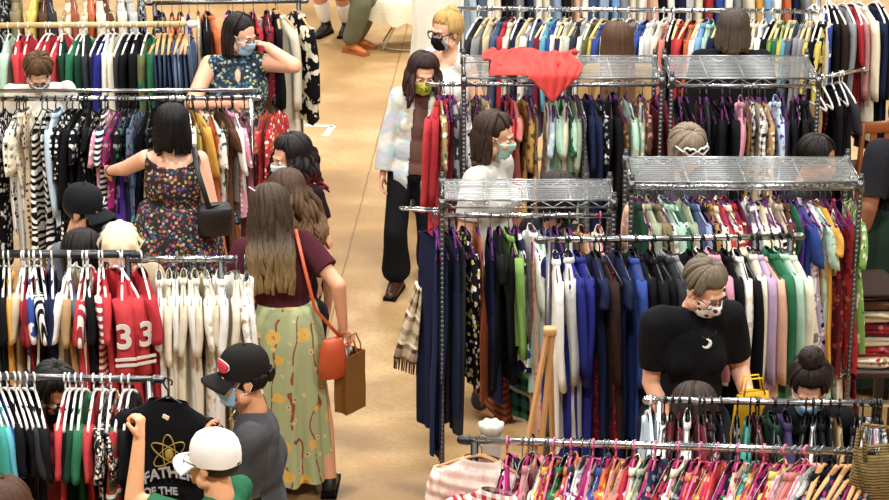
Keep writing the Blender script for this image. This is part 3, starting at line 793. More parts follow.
    def shoes(s, mat, kind='boot', sole=RUBBER):
        for i in (0, 1):
            P = s.footp(i, .012 if kind != 'sandal' else .004); h, k, a = s.leg[i]
            if kind == 'boot': P.append(rcone(a+(k-a)*.38, a, .05, .046))
            me = remesh(P, .009, 3); v = me_co(me); v[:, 2] = np.maximum(v[:, 2], .022+a[2]-.05*s.H); me_set(me, v)
            o = link_me('shoe' if kind != 'boot' else 'boot', me, mat, s.o)
            d = A(.12*(1 if i == 0 else -1), -1, 0); d = nrm(d); b = A(a[0], a[1], a[2]-.05*s.H)
            P = [box(b+d*.07+A(0, 0, .012), (.082, .27, .022), rotz(math.atan2(d[1], d[0])+PI/2)), box(b-d*.03+A(0, 0, .02), (.07, .07, .04), rotz(math.atan2(d[1], d[0])+PI/2))]
            s.part('sole', join(P), sole, o, False)
    def trousers(s, mat, r=(.062, .046, .034), name='trousers', voxel=.009, e=.01, to=1.96):
        P = [ell(s.hip+A(0, 0, -.012), (.103*s.H*s.w, .076*s.H*s.w, .075*s.H))]
        for i in (0, 1): P += s.legp(i, e, to, r)
        me = remesh(P, voxel, 4); v = me_co(me); n = me_no(me); rs = np.random.RandomState(4)
        for q in range(6):
            k = rs.normal(size=3)*rs.uniform(12, 30); k[2] *= .7; v += n*(.0025*np.sin(v @ k+q))[:, None]
        me_set(me, v); return link_me(name, me, mat, s.o)
# ------------------------------------------------------------------ setting
def make_floor():
    t = NT('concrete'); v = t.coord()
    n1 = t.noise(v, .55, 4, .6); n2 = t.noise(v, 3.2, 5, .3); n3 = t.noise(v, 38, 4)
    base = t.ramp(n1.outputs[0], [(.34, lin('9c7a4c')), (.5, lin('b99665')), (.68, lin('cdb084'))])
    col = t.mix(t.ramp(n2.outputs[0], [(.42, (0, 0, 0, 1)), (.7, (.55, .55, .55, 1))]), base, lin('96703f'))
    col = t.mix(t.ramp(n3.outputs[0], [(.4, (0, 0, 0, 1)), (.75, (.4, .4, .4, 1))]), col, lin('8a6536'))
    a = at_z(336, 300, 0); b = at_z(402, 47, 0); d = (b-a).normalized(); nn = (-d.y, d.x)
    sx = t.new('ShaderNodeSeparateXYZ'); t.lk(v, sx.inputs[0])
    off = t.math('ADD', t.math('MULTIPLY', sx.outputs[0], nn[0]), t.math('MULTIPLY', sx.outputs[1], nn[1]))
    off = t.math('ADD', off, t.math('MULTIPLY', t.math('SUBTRACT', t.noise(v, 5).outputs[0], .5), .02))
    j = t.math('LESS_THAN', t.math('ABSOLUTE', t.math('SUBTRACT', off, nn[0]*a.x+nn[1]*a.y)), .006)
    col = t.mix(t.math('MULTIPLY', j, .7), col, lin('6b5230'))
    t.lk(col, t.b.inputs['Base Color']); t.b.inputs['Roughness'].default_value = .55
    t.bump(n3.outputs[0], .15, .004)
    v, f = box((0, 15, -.05), (26, 30, .1)); return tag(link('floor', v, f, t.m, None, False), kind='structure')
make_floor()
WALLM = simple('painted_wall', 'b8ab93', .8, 0, .1, 6, .1)
for nm, c, s_ in (('wall_back', (0, 30.1, 3.5), (26, .2, 7)), ('wall_left', (-13.1, 15, 3.5), (.2, 30, 7)), ('wall_right', (13.1, 15, 3.5), (.2, 30, 7))):
    v, f = box(c, s_); tag(link(nm, v, f, WALLM, None, False), kind='structure')
TAPE = simple('pale_tape', 'cdd3d8', .5)
p = [at_z(*q, 0) for q in ((304, 125.5), (333, 126), (325, 136))]
def strip(a, b, w):
    d = (b-a).normalized(); n = Vector((-d.y, d.x, 0))*w/2
    V = [a+n, a-n, b-n, b+n]; V = [A(q.x, q.y, z) for z in (.0005, .0015) for q in V]
    return np.array(V), [(0, 1, 2, 3), (7, 6, 5, 4), (0, 4, 5, 1), (1, 5, 6, 2), (2, 6, 7, 3), (3, 7, 4, 0)]
tag(link('floor_tape', *join([strip(p[0], p[1], .05), strip(p[1], p[2], .05)]), TAPE, None, False), 'pale strip of tape stuck in a corner shape on the concrete aisle', 'tape')
def rail(x0, y0, x1, y1, z): return at_z(x0, y0, z), at_z(x1, y1, z)
# ------------------------------------------------------------------ left racks
A2 = rail(-35, -15, 143, -14, 1.65)
rail_rack('garment_rack', 'rack at the very back whose clothes hang behind the wooden rail', *A2, ends=(False, True))
hang_row('very back rack', *A2, '3 blk*flo*gry c,15 kha c,31 yel d =.72,43 brn c,53 chr c,66 crm*cam*tan b,76 rst b,84 crm*str*bei k,92 org d =.7,102 crm k,112 brn*flo*crm*red b,122 bei*twd*wht j,134 lgr j =.5,142 blk*seq*gry*sil d', 'c', 'wire', 10)
Ar = rail(150, 3, 303, 1, 1.6)
rail_rack('garment_rack', 'steel rack beside the aisle holding the fur-collared cream jacket', *Ar, ends=(True, True), mat=STEEL)
hang_row('back aisle rack', *Ar, '155 blk*flo*gry b,163 blk*seq*gry*brn b,172 org d =.7,180 rst*flo*org*brn b,186 crm d =.9,192 pur d =.8,198 crm*cam*bei d =.85,207 blk k =.75,218 org c =.6,227 pnk*flo*hpk*wht b,236 brn b,243 org d =.6,252 blk d,262 red*flo*mar*blk b,270 bur*flo*red*blk b,280 blk j =.7 !tan,295 crm j =.85 !tan @32,310 blk*cam*crm*wht*tan j =.72 !tan @35', 'b', 'wire', 12)
Br = rail(-14, 25.5, 191, 24, 1.6)
rail_rack('garment_rack', 'rack with the pale wooden rail and white end cap', *Br, ends=(False, True), mat=WOODL, knobs=PWHITE, upm=STEEL, r=.019)
hang_row('wooden rail', *Br, '-6 blk j,4 mnt s,15 crd j,24 red j,33 crd j,42 red j,51 crd j,60 dgn j,68 grn j,76 dgn j,83 chr j,90 nvy j,97 roy j,103 wht s,108 crm s,114 chr j,122 blk j,131 blk k,141 olv*cam*grn*dgn j,149 grn j !tan,156 dnm f !tan,162 sla f !tan,168 dnm f !tan,174 ldn f !tan,180 dnm f !tan,185 sla f !tan', 'j', 'white', -6, nw=.1)
Cr = rail(-12, 99, 256, 98, 1.42)
rail_rack('garment_rack', 'double chrome rail behind the woman in the floral dress', *Cr, ends=(False, True), double=.03)
hang_row('double chrome rail', *Cr, '-3 blk*flo*wht d =1.1,3 wht*flo*gry*blk b =.8,9 crm*flo*gry*bei b =1.05,15 lgr d =1.05,22 bei*dot*brn d,30 blk*zig*wht d,38 blk*zig*wht d,46 lbl s,52 blk*dot*wht d,58 blk*dot*wht d,65 blk d,71 blk*flo*gry*wht d,77 blk d,83 blk d,88 blk*flo*gry*bei d,94 pnk*flo*gry*wht b,99 nvy*str*wht b,104 mag*flo*grn*pnk b,110 pur d =.8,116 blk*flo*grn*gry b,122 nvy d,129 sla*flo*blu*mar*tea d =1.02,137 blk d,146 blk*flo*gry*bei d,156 nvy d,166 blk d,178 blk*flo*mar*gry d,187 wht s @26,194 wht*flo*yel*gry b @26,201 yel d =.75 @26,208 mus d =.85 @26,216 org d =.82 @26,223 wht*flo*gry*grn b =.7 @26,229 tan*flo*brn*gld d @26,235 brn d @26,240 wht b @26,245 pnk*dot*wht b @26,251 mav d @26,258 red*flo*rst*gld d,264 red*flo*crm*org d', 'd', 'black', -10)
Dr = rail(-10, 255, 134, 255, 1.55)
rail_rack('garment_rack', 'dark steel rail lined with white plastic hangers and football jerseys', *Dr, ends=(False, True), mat=DKSTEEL, double=-.012)
hang_row('jersey rail', *Dr, '-6 chr t,3 blk t,10 mus t,16 bei t,22 red t,27 bur t,32 blu*cam*wht t,39 wht*vst*blk t,46 nvy t,53 nvy t,60 wht t,66 tan t,72 sla t,78 crd t,84 red*vst*wht t,90 blk t,98 red*str*wht t,106 crd t =.7', 't', 'white', 4, nw=.125, L=.75)
def jersey(px, tw, slant):
    o = hang_row('jersey rail', *Dr, f'{px} J crd @{tw}', 'J', 'white', tw, th=.035, nw=.125)[0]
    y0 = .19+.03+.02*.5; P = []
    zt = -.075
    sl = [c for c in o.children if c.name.startswith('sleeve')][0]
    me = text_mesh('3', .17, .002); me.transform(Matrix.Translation((0, 0, 0)))
    n = link_me('number', me, WHITEP, sl, False); n.matrix_parent_inverse = Matrix()
    n.rotation_euler = (PI/2, 0, PI/2); n.location = (.292, 0, zt-.235)
    v, f = join([box((.288, 0, zt-.345), (.006, .1, .014)), box((.288, 0, zt-.375), (.006, .1, .014))]); link('cuff_stripe', v, f, WHITEP, sl, False)
    return o
jersey(122, 0, 0); jersey(138, 30, 0)
hang_row('jersey rail', *Dr, '150 red t =.75 @18', 't', 'white', 10, th=.04, nw=.1)
Dw = rail(136, 259, 227, 259, 1.53)
rail_rack('garment_rack', 'short rail of white blouses beside the woman in the green skirt', *Dw, ends=(False, True), upm=STEEL)
hang_row('white blouse rail', *Dw, '160 wht b,168 crm b,176 wht b,184 crm b,192 wht b,200 crm b,208 wht*flo*bei*crm b,217 crm b,226 wht b,235 crm b,243 wht*flo*lgr*tan b,250 wht b', 'b', 'wire', 12, L=.8, th=.02)
Er = rail(-10, 376, 156, 379.5, 1.5)
rail_rack('garment_rack', 'short rail with white hangers and tee shirts beside the white-capped man', *Er, ends=(False, True), mat=STEEL, over=(.1, .02))
hang_row('tee shirt rail', *Er, '-4 mnt t @24,2 tea t @24,8 cya t @24,14 blu t @24,21 blk t @24,27 blk t @24,33 blk t @24,39 chr t @24,45 blk t @22,57 crd t,64 blk t,71 dgn t,78 grn t,88 crd t,99 blk*seq*gry*crm t,107 blk*seq*org*crm*gry t,115 red*pla*grn*wht s,124 blk t', 't', 'white', -2, nw=.13, L=.75, jit=4)
# the tee held open towards the camera
TZ = 1.46
tp = at_y(168, 390, Er[1].y-.16)
tee = put_garment((tp.x, tp.y, tp.z+.035), R(-14), 't', 'blk', .62, .05, .085, 'black', 'tee shirt rail', 5, -158, R(-6))
ALLG.pop(); ALLG_tee = tee
tee['label'] = 'black tee shirt with gold atom print held open by the white-capped man'; del tee['group']
for h in [o for o in COL.objects if o.name.startswith('plastic_hanger') and (o.location-tee.location).length < 1e-5]:
    h['label'] = 'black plastic hanger inside the atom print tee shirt'
def tee_print():
    ps = []; zc, y = -.29, -.064
    for a, c in ((25, (-.02, .03)), (-40, (.03, .0)), (85, (.02, .06))):
        t = np.linspace(0, 2*PI, 28); E = np.stack([.085*np.cos(t), 0*t, .028*np.sin(t)], 1) @ roty(R(a)).T
        ps.append(tube(E+A(.0, y, zc), .004, 6, False, .6))
    ps.append(ell((0, y, zc), (.02, .008, .024)))
    link('atom_print', *xf(join(ps), None, (.03, 0, 0)), GOLDP, tee)
    for s_, z, size, m, n in (('FATHER', -.4, .064, SILV, 'lettering'), ('OF THE', -.455, .045, SILV, 'lettering')):
        me = text_mesh(s_, size, .003); v = me_co(me); v[:, 1] += -.25*v[:, 0]**2/.1*.4+.03*(s_ == 'FATHER')*np.cos(v[:, 0]/.16*1.5); me_set(me, v)
        o = link_me(n, me, m, tee, False); o.rotation_euler = (PI/2, R(-8), 0); o.location = (.03 if s_ == 'FATHER' else -.01, y-.001, z)
    v, f = bbox((0, 0, 0), (.03, .02, .004), .003); o = link('price_sticker', v, f, simple('sticker', 'e9d3b8', .6), tee, False); o.rotation_euler = (PI/2, .4, 0); o.location = (.01, -.05, -.135)
tee_print()
# ------------------------------------------------------------------ right racks
F2 = rail(440, -38, 835, -36, 1.6)
rail_rack('garment_rack', 'farthest rack of shirts beyond the two shoppers seen from behind', *F2)
c2 = 'wht lbl sla wht crm blk gry nvy wht crm ldn blk pch wht dnm ldn sky gry crm wht pch blk wht nvy lgr crm red blu wht gry crm mus sky wht org nvy gry'.split()
hang_row('farthest rack', *F2, ','.join(f'{462+i*9.6:.0f} {c}' for i, c in enumerate(c2)), 's', 'wire', 12)
Fr = rail(455, 8.5, 815, 11.5, 1.6)
rail_rack('garment_rack', 'long chrome rack of shirts in front of the two shoppers seen from behind', *Fr, ends=(True, True))
hang_row('long far rack', *Fr, '466 chr j @-20,474 gry j @-20,483 bei j @-18,491 dnm j @-16,498 red j @-14,505 crm s @-10,511 nvy j,517 bei j,524 wht*cam*gry k,530 dnm s,535 bur s,540 cya s,546 blu s,552 wht s,557 dpr s,562 crm s,567 lgr s,573 chr j,579 wht s,584 olv s,590 yel s,595 blu s,601 crm s,608 wht s,616 tan s,624 gry s,632 blu s,640 wht s,647 lgr s,654 crm s,661 sal s,667 blk j =.95,672 red s,678 crd s,685 org s,691 wht s,697 sky s,704 mnt s,711 nvy j,719 nvy j,728 blk j,736 chr j,744 wht s,751 crm s,757 wht s,763 blk j,769 lim s,774 grn s,779 yel s,784 cya s,789 sla s,795 gry s,800 gry s,806 yel*cam*gry s,812 blk s,818 yel*cam*blk s =.85', 's', 'white', -22, aisle='left', jit=7, hmix=['white', 'wire', 'black', 'wood'])
# coat rack in the corner
Nr = rail(815, -4, 905, -8, 1.65)
rail_rack('garment_rack', 'corner rack of dark coats and knitwear above the wooden chair', *Nr)
hang_row('corner coat rack', *Nr, '824 wht s =.6,830 blu*cam*wht j =.5,838 blk c,846 dbr c,855 gry k =.8 @20,862 red b =.6,868 rse k =.75 @14,876 crm c =.95 @14,885 nvy c =1.1,891 blk c =1.05', 'c', 'white', 10, aisle='left')
Nl = rail(823, 77, 864, 69, 1.2)
rail_rack('garment_rack', 'low slanting chrome bar with dark clothes below the corner coats', *Nl, ends=(False, False))
hang_row('low slanting bar', *Nl, '827 tan d =.55,833 mar*str*blk*tan d =.8,840 blk c,848 blk d,856 chr d', 'd', 'white', 10, aisle='left')
# shelf racks, second row
def corners(x0, x1, y, z): return at_z(x0, y, z), at_z(x1, y, z)
g1 = corners(464, 662, 79, 1.8); G1d = .48
wire_shelf('wire shelf rack with the coral cloth lying on top', g1[0][:2], g1[1][:2], G1d, 1.8, 1.7)
gr1 = (g1[0]+Vector((-.22, G1d/2, -.1)), g1[1]+Vector((0, G1d/2, -.1)))
v, f = tube([A(*gr1[0])-A(*gr1[0]), A(*g1[0])+A(.02, G1d/2, -.1)-A(*gr1[0])], .012, 10); o = link('hanging_arm', v, f, CHROME); o.location = gr1[0]; tag(o, 'short chrome arm holding red jackets at the end of the coral cloth shelf', 'clothes rail')
hang_row('coral cloth shelf', *gr1, '427 crd c =.9 @-20,435 red c =.85 @-14,444 tan*flo*grn*crm d =.85,449 red*flo*bur*pnk d =.9,452 mar d =.95,460 gry*cam*chr*lgr d,468 lgr*flo*gry*blk b =.8,475 blk*flo*gry d,481 dbr*flo*gry*gld d,487 tan c =.9,494 bei d,500 nvy d,507 red*flo*wht*bur b,513 crd b,520 sal d =.95,528 dbr d,534 gld*flo*brn d,540 tan*flo*brn*crm d,547 crm*flo*rse*sag d,553 lbl*flo*wht b =.7,559 mnt b =.85,566 crm b,573 mnt*cam*grn d,580 sag d =.8,586 gry*dot*wht d,592 nvy d,599 nvy c,606 blk*flo*wht*gry b,612 blk d,619 blk c,626 brn*flo*gld*blk d,634 mnt*cam*sag*gry b =.75,642 sag*flo*mnt*crm b =.8,650 brn*flo*rse d', 'd', 'velvet', 5, aisle='left')
g2 = corners(672, 819, 79, 1.8)
wire_shelf('wire shelf rack with a shiny clear top beside the wooden chair', g2[0][:2], g2[1][:2], G1d, 1.8, 1.69)
gr2 = (g2[0]+Vector((0, G1d/2, -.11)), g2[1]+Vector((0, G1d/2, -.11)))
hang_row('chair-side shelf', *gr2, '676 blk d,682 blk*flo*pnk*gry d,689 blk d,696 blk d,702 blk*flo*mar d,709 chr d,716 blk d,722 blk c,729 blk d,737 blk c,744 pnk b =.7,750 gld*flo*brn*crm d =.8,756 blk*gin*wht d,763 blk*gin*wht d,769 bei d,775 tan*flo*crm*brn d,782 lbl*flo*gry*pur b =.75,788 dpr d,793 blk d,799 blk*flo*wht*crm d,806 blk c,813 blk c', 'd', 'velvet', 4, aisle='left')
mp = (g1[1]+Vector((.01, G1d/2, -.1)), g2[0]+Vector((-.01, G1d/2, -.1)))
v, f = tube([A(0, 0, 0), A(*(mp[1]-mp[0]))], .012, 10); o = link('hanging_arm', v, f, CHROME); o.location = mp[0]; tag(o, 'short chrome bar bridging the two far shelf racks above a maroon dress', 'clothes rail')
hang_row('shelf bridging bar', *mp, '664 mar*flo*bur d,670 bur*flo*mar*blk d', 'd', 'velvet', 5, aisle='left')
# big shelf and bar in front
h1 = corners(632, 861, 183, 1.8); Hd = .4
wire_shelf('big wire shelf rack in front of the shopper with heart sunglasses', h1[0][:2], h1[1][:2], Hd, 1.8, 1.715, low=(.8,))
hr1 = (h1[0]+Vector((0, Hd/2, -.085)), h1[1]+Vector((0, Hd/2, -.085)))
hang_row('big shelf rack', *hr1, '643 dgn j,651 pch*flo*pnk*wht b,659 sag j,667 kha s,674 wht*flo*sag b,681 mnt b,688 grn*cam*mnt*wht b,695 sag b,702 dnm j,709 ldn j,716 blk b,722 gld*leo*blk b,728 crm b,734 crd b,740 crm*flo*org*red b,746 red*flo*yel*blk b,752 mar b,759 gry*cam*wht*pnk b,765 wht b,771 crm b,777 wht b,783 blk*zig*wht b,789 bei b,795 brn*dot*crm b,804 pur d =1.0,809 grn d =1.1,815 blu d =1.05,821 lav*flo*nvy*wht d =.8,827 wht*flo*lav*gry d =.75,832 mnt*flo*crm*sag d =.9,838 mus d =.85,844 crm d =.95,850 mar*flo*red*rst d =.9,856 red*flo*bur*gld d =.9,862 lim*flo*grn*wht*crm d =.7', 'b', 'velvet', 14, aisle='left', mixk='bbsd')
hl = (h1[0]+Vector((0, Hd/2, -.93)), h1[1]+Vector((0, Hd/2, -.93)))
hang_row('lower shelf rod', (hl[0].x+.7, hl[0].y, .78), (hl[1].x, hl[1].y, .78), '838 org d =.5,844 rst d =.5,850 red d =.5,856 mar d =.5,830 dbr d =.5', 'd', None, 4, aisle='left')
i1 = corners(442, 614, 201, 1.7); Id = .32
wire_shelf('small wire shelf rack with a side hook beside the aisle', i1[0][:2], i1[1][:2], Id, 1.7, 1.57, low=(), side_arm=True)
ir = (i1[0]+Vector((-.1, Id/2, -.13)), i1[1]+Vector((0, Id/2, -.13)))
hang_row('small aisle shelf', *ir, '436 ddn p =1.08 @4,441 nvy p =1.1 @10,449 nvy p =1.05 @14,458 ddn p =1.0 @12,468 chr p =1.15 @14,476 blk*flo*wht*yel b =.85,483 rst d =.9 @10,493 nvy d =.85 @10,502 blk d =.82 @10,512 blk c =.8 @5,519 lim j =.5 @20,525 nvy*cam*wht*blu d =.75 @16,532 pch*flo*pnk*rse d =1.0 @8,540 wht b =.8,548 mnt b =.85,556 tea*flo*gry d =.9,565 nvy b,575 sag d,584 brn d,594 tan*flo*gld*brn b,603 crm b =.5 !pink', 'd', 'velvet', 10, aisle='left')
hang_row('small aisle shelf', (ir[0].x-.02, ir[0].y+.3, .95), (ir[0].x+.6, ir[0].y+.3, .95), '505 rst*str*brn q =.5,540 tea*pla*blk*wht q =.5 @30,565 tea*pla*blk*wht q =.55 @30', 'q', None, 10, aisle='left')
Jr = rail(543, 240, 797, 236.5, 1.62)
rail_rack('garment_rack', 'chrome bar with royal blue and black clothes behind the woman in black', *Jr, ends=(True, True), upm=STEEL, base=True)
hang_row('long front bar', *Jr, '558 wht s =.95 @10,570 lgr s =.85 @8,583 roy d =1.1,594 roy s =1.0 @20,604 nvy d =1.1,614 dbr c =.95 @10,623 mar*seq*red*bur d =1.0,632 nvy d =1.1,643 blu j =.85 @16,654 blk c @15,664 blk c @18,674 blk c @22,684 chr j @22,694 gry j @20,704 blk c @20,714 hpk j =.6 @18,722 wht*str*blk s =.6 @20,731 pnk j =.6 @20,741 blk c =1.0 @20,749 wht*flo*lgr*crm j =.65 @20,757 blk j =.9 @20,765 crm c =1.0 @20,774 lav c =1.05 @20,783 pch c =1.05 @18,792 grn j =.75 @18,800 mnt s =.75 @16,811 crm c =.85 @20', 'j', 'black', 14, aisle='left', nw=.06)
# near racks
Kr = rail(652, 400, 905, 404, 1.4)
rail_rack('garment_rack', 'pale chrome rail in front of the woman in the black tee shirt', *Kr, ends=(True, False), base=False)
hang_row('pale chrome rail', *Kr, '653 lbl b =.6 !white,661 wht*flo*gry*blk b,669 mar d,678 bur d,687 wht*pla*gry j =.7,699 mar d,708 bur b,717 dbr*flo*gry b,727 blk b,737 blk*flo*gry d,747 tea k =.5,756 brn*flo*rse d,764 mar*flo*blk b,773 blk b,782 dgn b,791 dpr j,800 blk b,808 wht*flo*yel*blk b,816 blk d,825 blk j,834 blk d,843 tan b =.5,850 blk c,858 wht*flo*pnk*gry b,866 sil*flo*wht*gry b,873 pnk*flo*wht*gry d,881 sil*seq*gry*wht d,889 chr*seq*gry*sil d', 'd', 'black', -6, aisle='left', mixk='ddbs')
Lr = rail(467, 440, 866, 452, 1.5)
rail_rack('garment_rack', 'nearest rail packed with bright clothes on pink and tan hangers', *Lr, ends=(True, True), upm=DKSTEEL)
cl = 'blk*flo*wht b,mag d,mar*flo*gry b,rse j,mar d !wire,crm*flo*yel*gry b,mus*flo*red*crm b,red*flo*yel*pnk b,grn*flo*lim*red b,org*flo*red*crm b,dpr*flo*lav*wht b,wht*flo*mag*lav b,mag d,crm*flo*red*grn b,blu*flo*gry*mag b,org*flo*yel*red b,yel*flo*gld*pnk b,sal d,red d,crm*flo*yel*sag b,sag*flo*gry*grn b,rse b,nvy*flo*red*gry b,red*flo*blk*crm b,blk*flo*lim*grn b,crm*flo*tan*pch b,chr*flo*gry*org b,sal*flo*rst*yel b,red*flo*mag*crm b,org*flo*yel*crm b,crd*flo*org*pch d,crd d,mag d,blk*flo*grn*tea b,pch*flo*crm*mag b,tea*flo*gry*crm b,mus*flo*org*crm b,mag*flo*pnk*blk d,red*flo*hpk*mar d,yel*flo*red*crm b,wht*flo*pch*crm b,rse j,sal j,wht*cam*lgr k,wht*cam*gry*lgr k,blk*flo*gry*tan b,chr*flo*tan*crm d,blk*flo*gld*gry b,nvy*flo*gry*mag b,sla*flo*gry*wht b,blk*flo*gry*lgr d,sla*flo*lgr*gry b,olv*flo*gld*blk d,gry*flo*wht*blk b,chr*flo*rse*gry d'.split(',')
hs = ['rose', 'tan', 'wire', 'tan', 'wire', 'pink', 'wire', 'wire']
ent = []
for i, c in enumerate(cl):
    x = 496+i*(866-496)/len(cl); hh = '' if '!' in c else ' !'+hs[(i*5+i//3) % len(hs)]
    if i > 44: hh = ' !tan' if i % 3 else ' !rose'
    ent.append(f'{x:.1f} {c}{hh} @{-12-24*i/len(cl)+4*math.sin(i*2.1):.0f}')
hang_row('nearest rail', *Lr, ','.join(ent), 'b', 'rose', -24, aisle='left', th=.02, mixk='bbbdsv', jit=4)
# ------------------------------------------------------------------ people in the hall
LAST = None
def hgt(px, py, Y):
    global LAST
    p = at_y(px, py, Y); LAST = (px, py); return p.x, p.z
def FigF(x, Y, rz, H=1.65, **kw):
    """a figure whose crown is where the photo shows it, standing at depth Y"""
    for _ in range(5):
        f = Fig(x, Y, rz, H, **kw); c = f.hp(0, .015, .12); w = rotz(f.rz) @ c+A(*f.loc)
        g = at_y(LAST[0], LAST[1], w[1]); x += g.x-w[0]; H *= 1+(g.z-w[2])/H*.95
    return Fig(x, Y, rz, H, **kw)
from mathutils.bvhtree import BVHTree
def surf(o, px, py, lift=.004):
    """the point of a person's clothing the photo shows at px, py, in the clothing's own frame"""
    bpy.context.view_layer.update(); M = o.matrix_world.inverted(); b = BVHTree.FromPolygons([v.co for v in o.data.vertices], [tuple(q.vertices) for q in o.data.polygons])
    h = b.ray_cast(M @ Vector((0, 0, CH)), (M.to_3x3() @ ray(px, py)).normalized())
    return A(*(h[0]+h[1]*lift)) if h[0] is not None else None
def special(name, fn):
    if name in MC: return MC[name]
    t = NT(name); fn(t); MC[name] = t.m; return t.m
def skirt_mat(t):
    v = t.coord(); g = lin('a9b184')
    def flower(scale, rad, rnd, seed):
        mp = t.new('ShaderNodeMapping'); t.lk(v, mp.inputs['Vector']); mp.inputs['Location'].default_value = (seed, seed*.7, seed*1.3)
        vo = t.new('ShaderNodeTexVoronoi'); t.lk(mp.outputs[0], vo.inputs['Vector']); vo.inputs['Scale'].default_value = scale; vo.inputs['Randomness'].default_value = rnd
        nz = t.noise(mp.outputs[0], scale*3.5, 2)
        return t.math('ADD', vo.outputs['Distance'], t.math('MULTIPLY', t.math('SUBTRACT', nz.outputs[0], .5), .35)), vo
    d1, _ = flower(6.5, .2, .8, 1.7); d2, _ = flower(13, .2, 1, 4.1)
    wv = t.new('ShaderNodeTexWave', wave_type='BANDS'); t.lk(v, wv.inputs['Vector']); wv.inputs['Scale'].default_value = 3.2; wv.inputs['Distortion'].default_value = 9; wv.inputs['Detail'].default_value = 1.5
    nz = t.noise(v, 6, 2)
    sprig = t.math('MULTIPLY', t.math('GREATER_THAN', wv.outputs[0], .975), t.math('GREATER_THAN', nz.outputs[0], .47))
    col = t.mix(sprig, g, lin('8b4a36'))
    col = t.mix(t.math('LESS_THAN', d2, .2), col, lin('d9c48a')); col = t.mix(t.math('LESS_THAN', d2, .08), col, lin('8a3f33'))
    col = t.mix(t.math('LESS_THAN', d1, .24), col, lin('dcb45c')); col = t.mix(t.math('LESS_THAN', d1, .08), col, lin('b9833a'))
    t.lk(col, t.b.inputs['Base Color']); t.b.inputs['Roughness'].default_value = .8; t.bump(t.noise(v, 24).outputs[0], .2, .01)
def flor(name, base, cols, scale):
    def fn(t):
        v = t.coord(); vo = t.new('ShaderNodeTexVoronoi'); t.lk(v, vo.inputs['Vector']); vo.inputs['Scale'].default_value = scale
        nz = t.noise(v, scale*1.6, 2); sep = t.new('ShaderNodeSeparateColor'); t.lk(vo.outputs['Color'], sep.inputs[0])
        k = len(cols); fl = t.ramp(sep.outputs[0], [(0, lin(base))]+[(.22+.78*i/k, lin(c)) for i, c in enumerate(cols)], True)
        m = t.math('LESS_THAN', t.math('ADD', vo.outputs['Distance'], t.math('MULTIPLY', nz.outputs[0], .6)), .78)
        t.lk(t.mix(m, lin(base), fl), t.b.inputs['Base Color']); t.b.inputs['Roughness'].default_value = .8; t.bump(t.noise(v, 24).outputs[0], .25, .01)
    return special(name, fn)
SKIRTM = special('sage_flower_print', skirt_mat)
TEE = lambda h, n='tee_cloth': simple(n+h, h, .85, 0, .3, 30, .15)
MASKB = simple('blue_mask', '9cc4dc', .7, 0, .1, 60); MASKM = simple('mint_mask', 'a9cfc0', .7); MASKK = simple('black_mask', '1b1d22', .75)
# the woman in the long green skirt
Y = 11.04; bx = at_y(296, 300, Y).x
hgt(266, 187, Y); P1 = FigF(bx, Y, 184, 1.66, lean=4, side=6, head=(20, 18, -4), hand=(None, at_y(343, 327, Y-.05)), pole=(None, (-.6, .6, -.2)), feet=((.09, .02), (-.2, .12)))
P1.build('woman with long ombre hair and maroon tee shirt carrying a paper bag', 'e0aa88', .006, {1: dict(curl=1.15, pn=(0, .3, -1), bend=(0, 0, -.6))})
P1.cloth_body('tee_shirt', TEE('4a1f29'), .62, .02, -.0, wr=.007)
H = P1.H
P1.skirt_cloth('long_skirt', SKIRTM, [(1.04, .15, .125, .0, 0), (.98, .168, .15, .0, 0), (.86, .192, .17, .0, .005), (.6, .2, .185, .01, .01), (.3, .215, .2, .012, .015), (.1, .23, .215, .01, .02)], 10, .018, 3)
P1.hair(hairmat('44352a', 'c4a26a', 1.02, 1.4), .42, 110, (35, 180), .02, .012, 20, .02, seed=4, back=.03, tip=.6)
P1.shoes(simple('black_leather', '15120f', .45), 'sandal')
P1.part('hair_clip', tube([P1.hp(.06, .06, .09), P1.hp(.1, .05, .13)], .004, 6), simple('pale_clip', 'd8c8c0', .4))
# curly brown hair, bare shoulder
x, z = hgt(284, 172, 11.55)
P = FigF(x+.03, 11.55, 195, z-.01, lean=8, head=(10, 15, 0))
P.build('woman with wavy brown hair and bare shoulders in a black strap top', 'e2ab8c', .009, eyes=False)
P.cloth_body('tank_top', TEE('17161a'), 0, .01, -.06, neck=((0, .0, .3), (.2, .2, .075)))
P.hair(hairmat('4b3728', '7a5a3d', 1.2, 1.5), .3, 120, (30, 180), .02, .03, 26, .08, seed=9)
P.trousers(TEE('23262e'))
# dark curls with red tips
x, z = hgt(289, 137, 12.1)
P = FigF(x, 12.1, -48, z-.01, head=(-12, 8, 0))
P.build('masked woman with dark curly hair dyed red at the ends', 'dca98b', .008)
P.cloth_body('top', TEE('1c1518'), .5, .012, -.06); P.trousers(TEE('22222a'))
P.hair(hairmat('1d1516', '7e2130', 1.28, 1.44), .2, 90, (50, 180), .02, .022, 34, .045, bangs=14, seed=12)
P.mask(simple('pale_mask', 'cfe0ea', .7)); P.brows(simple('dark_brow', '20160f', .8))
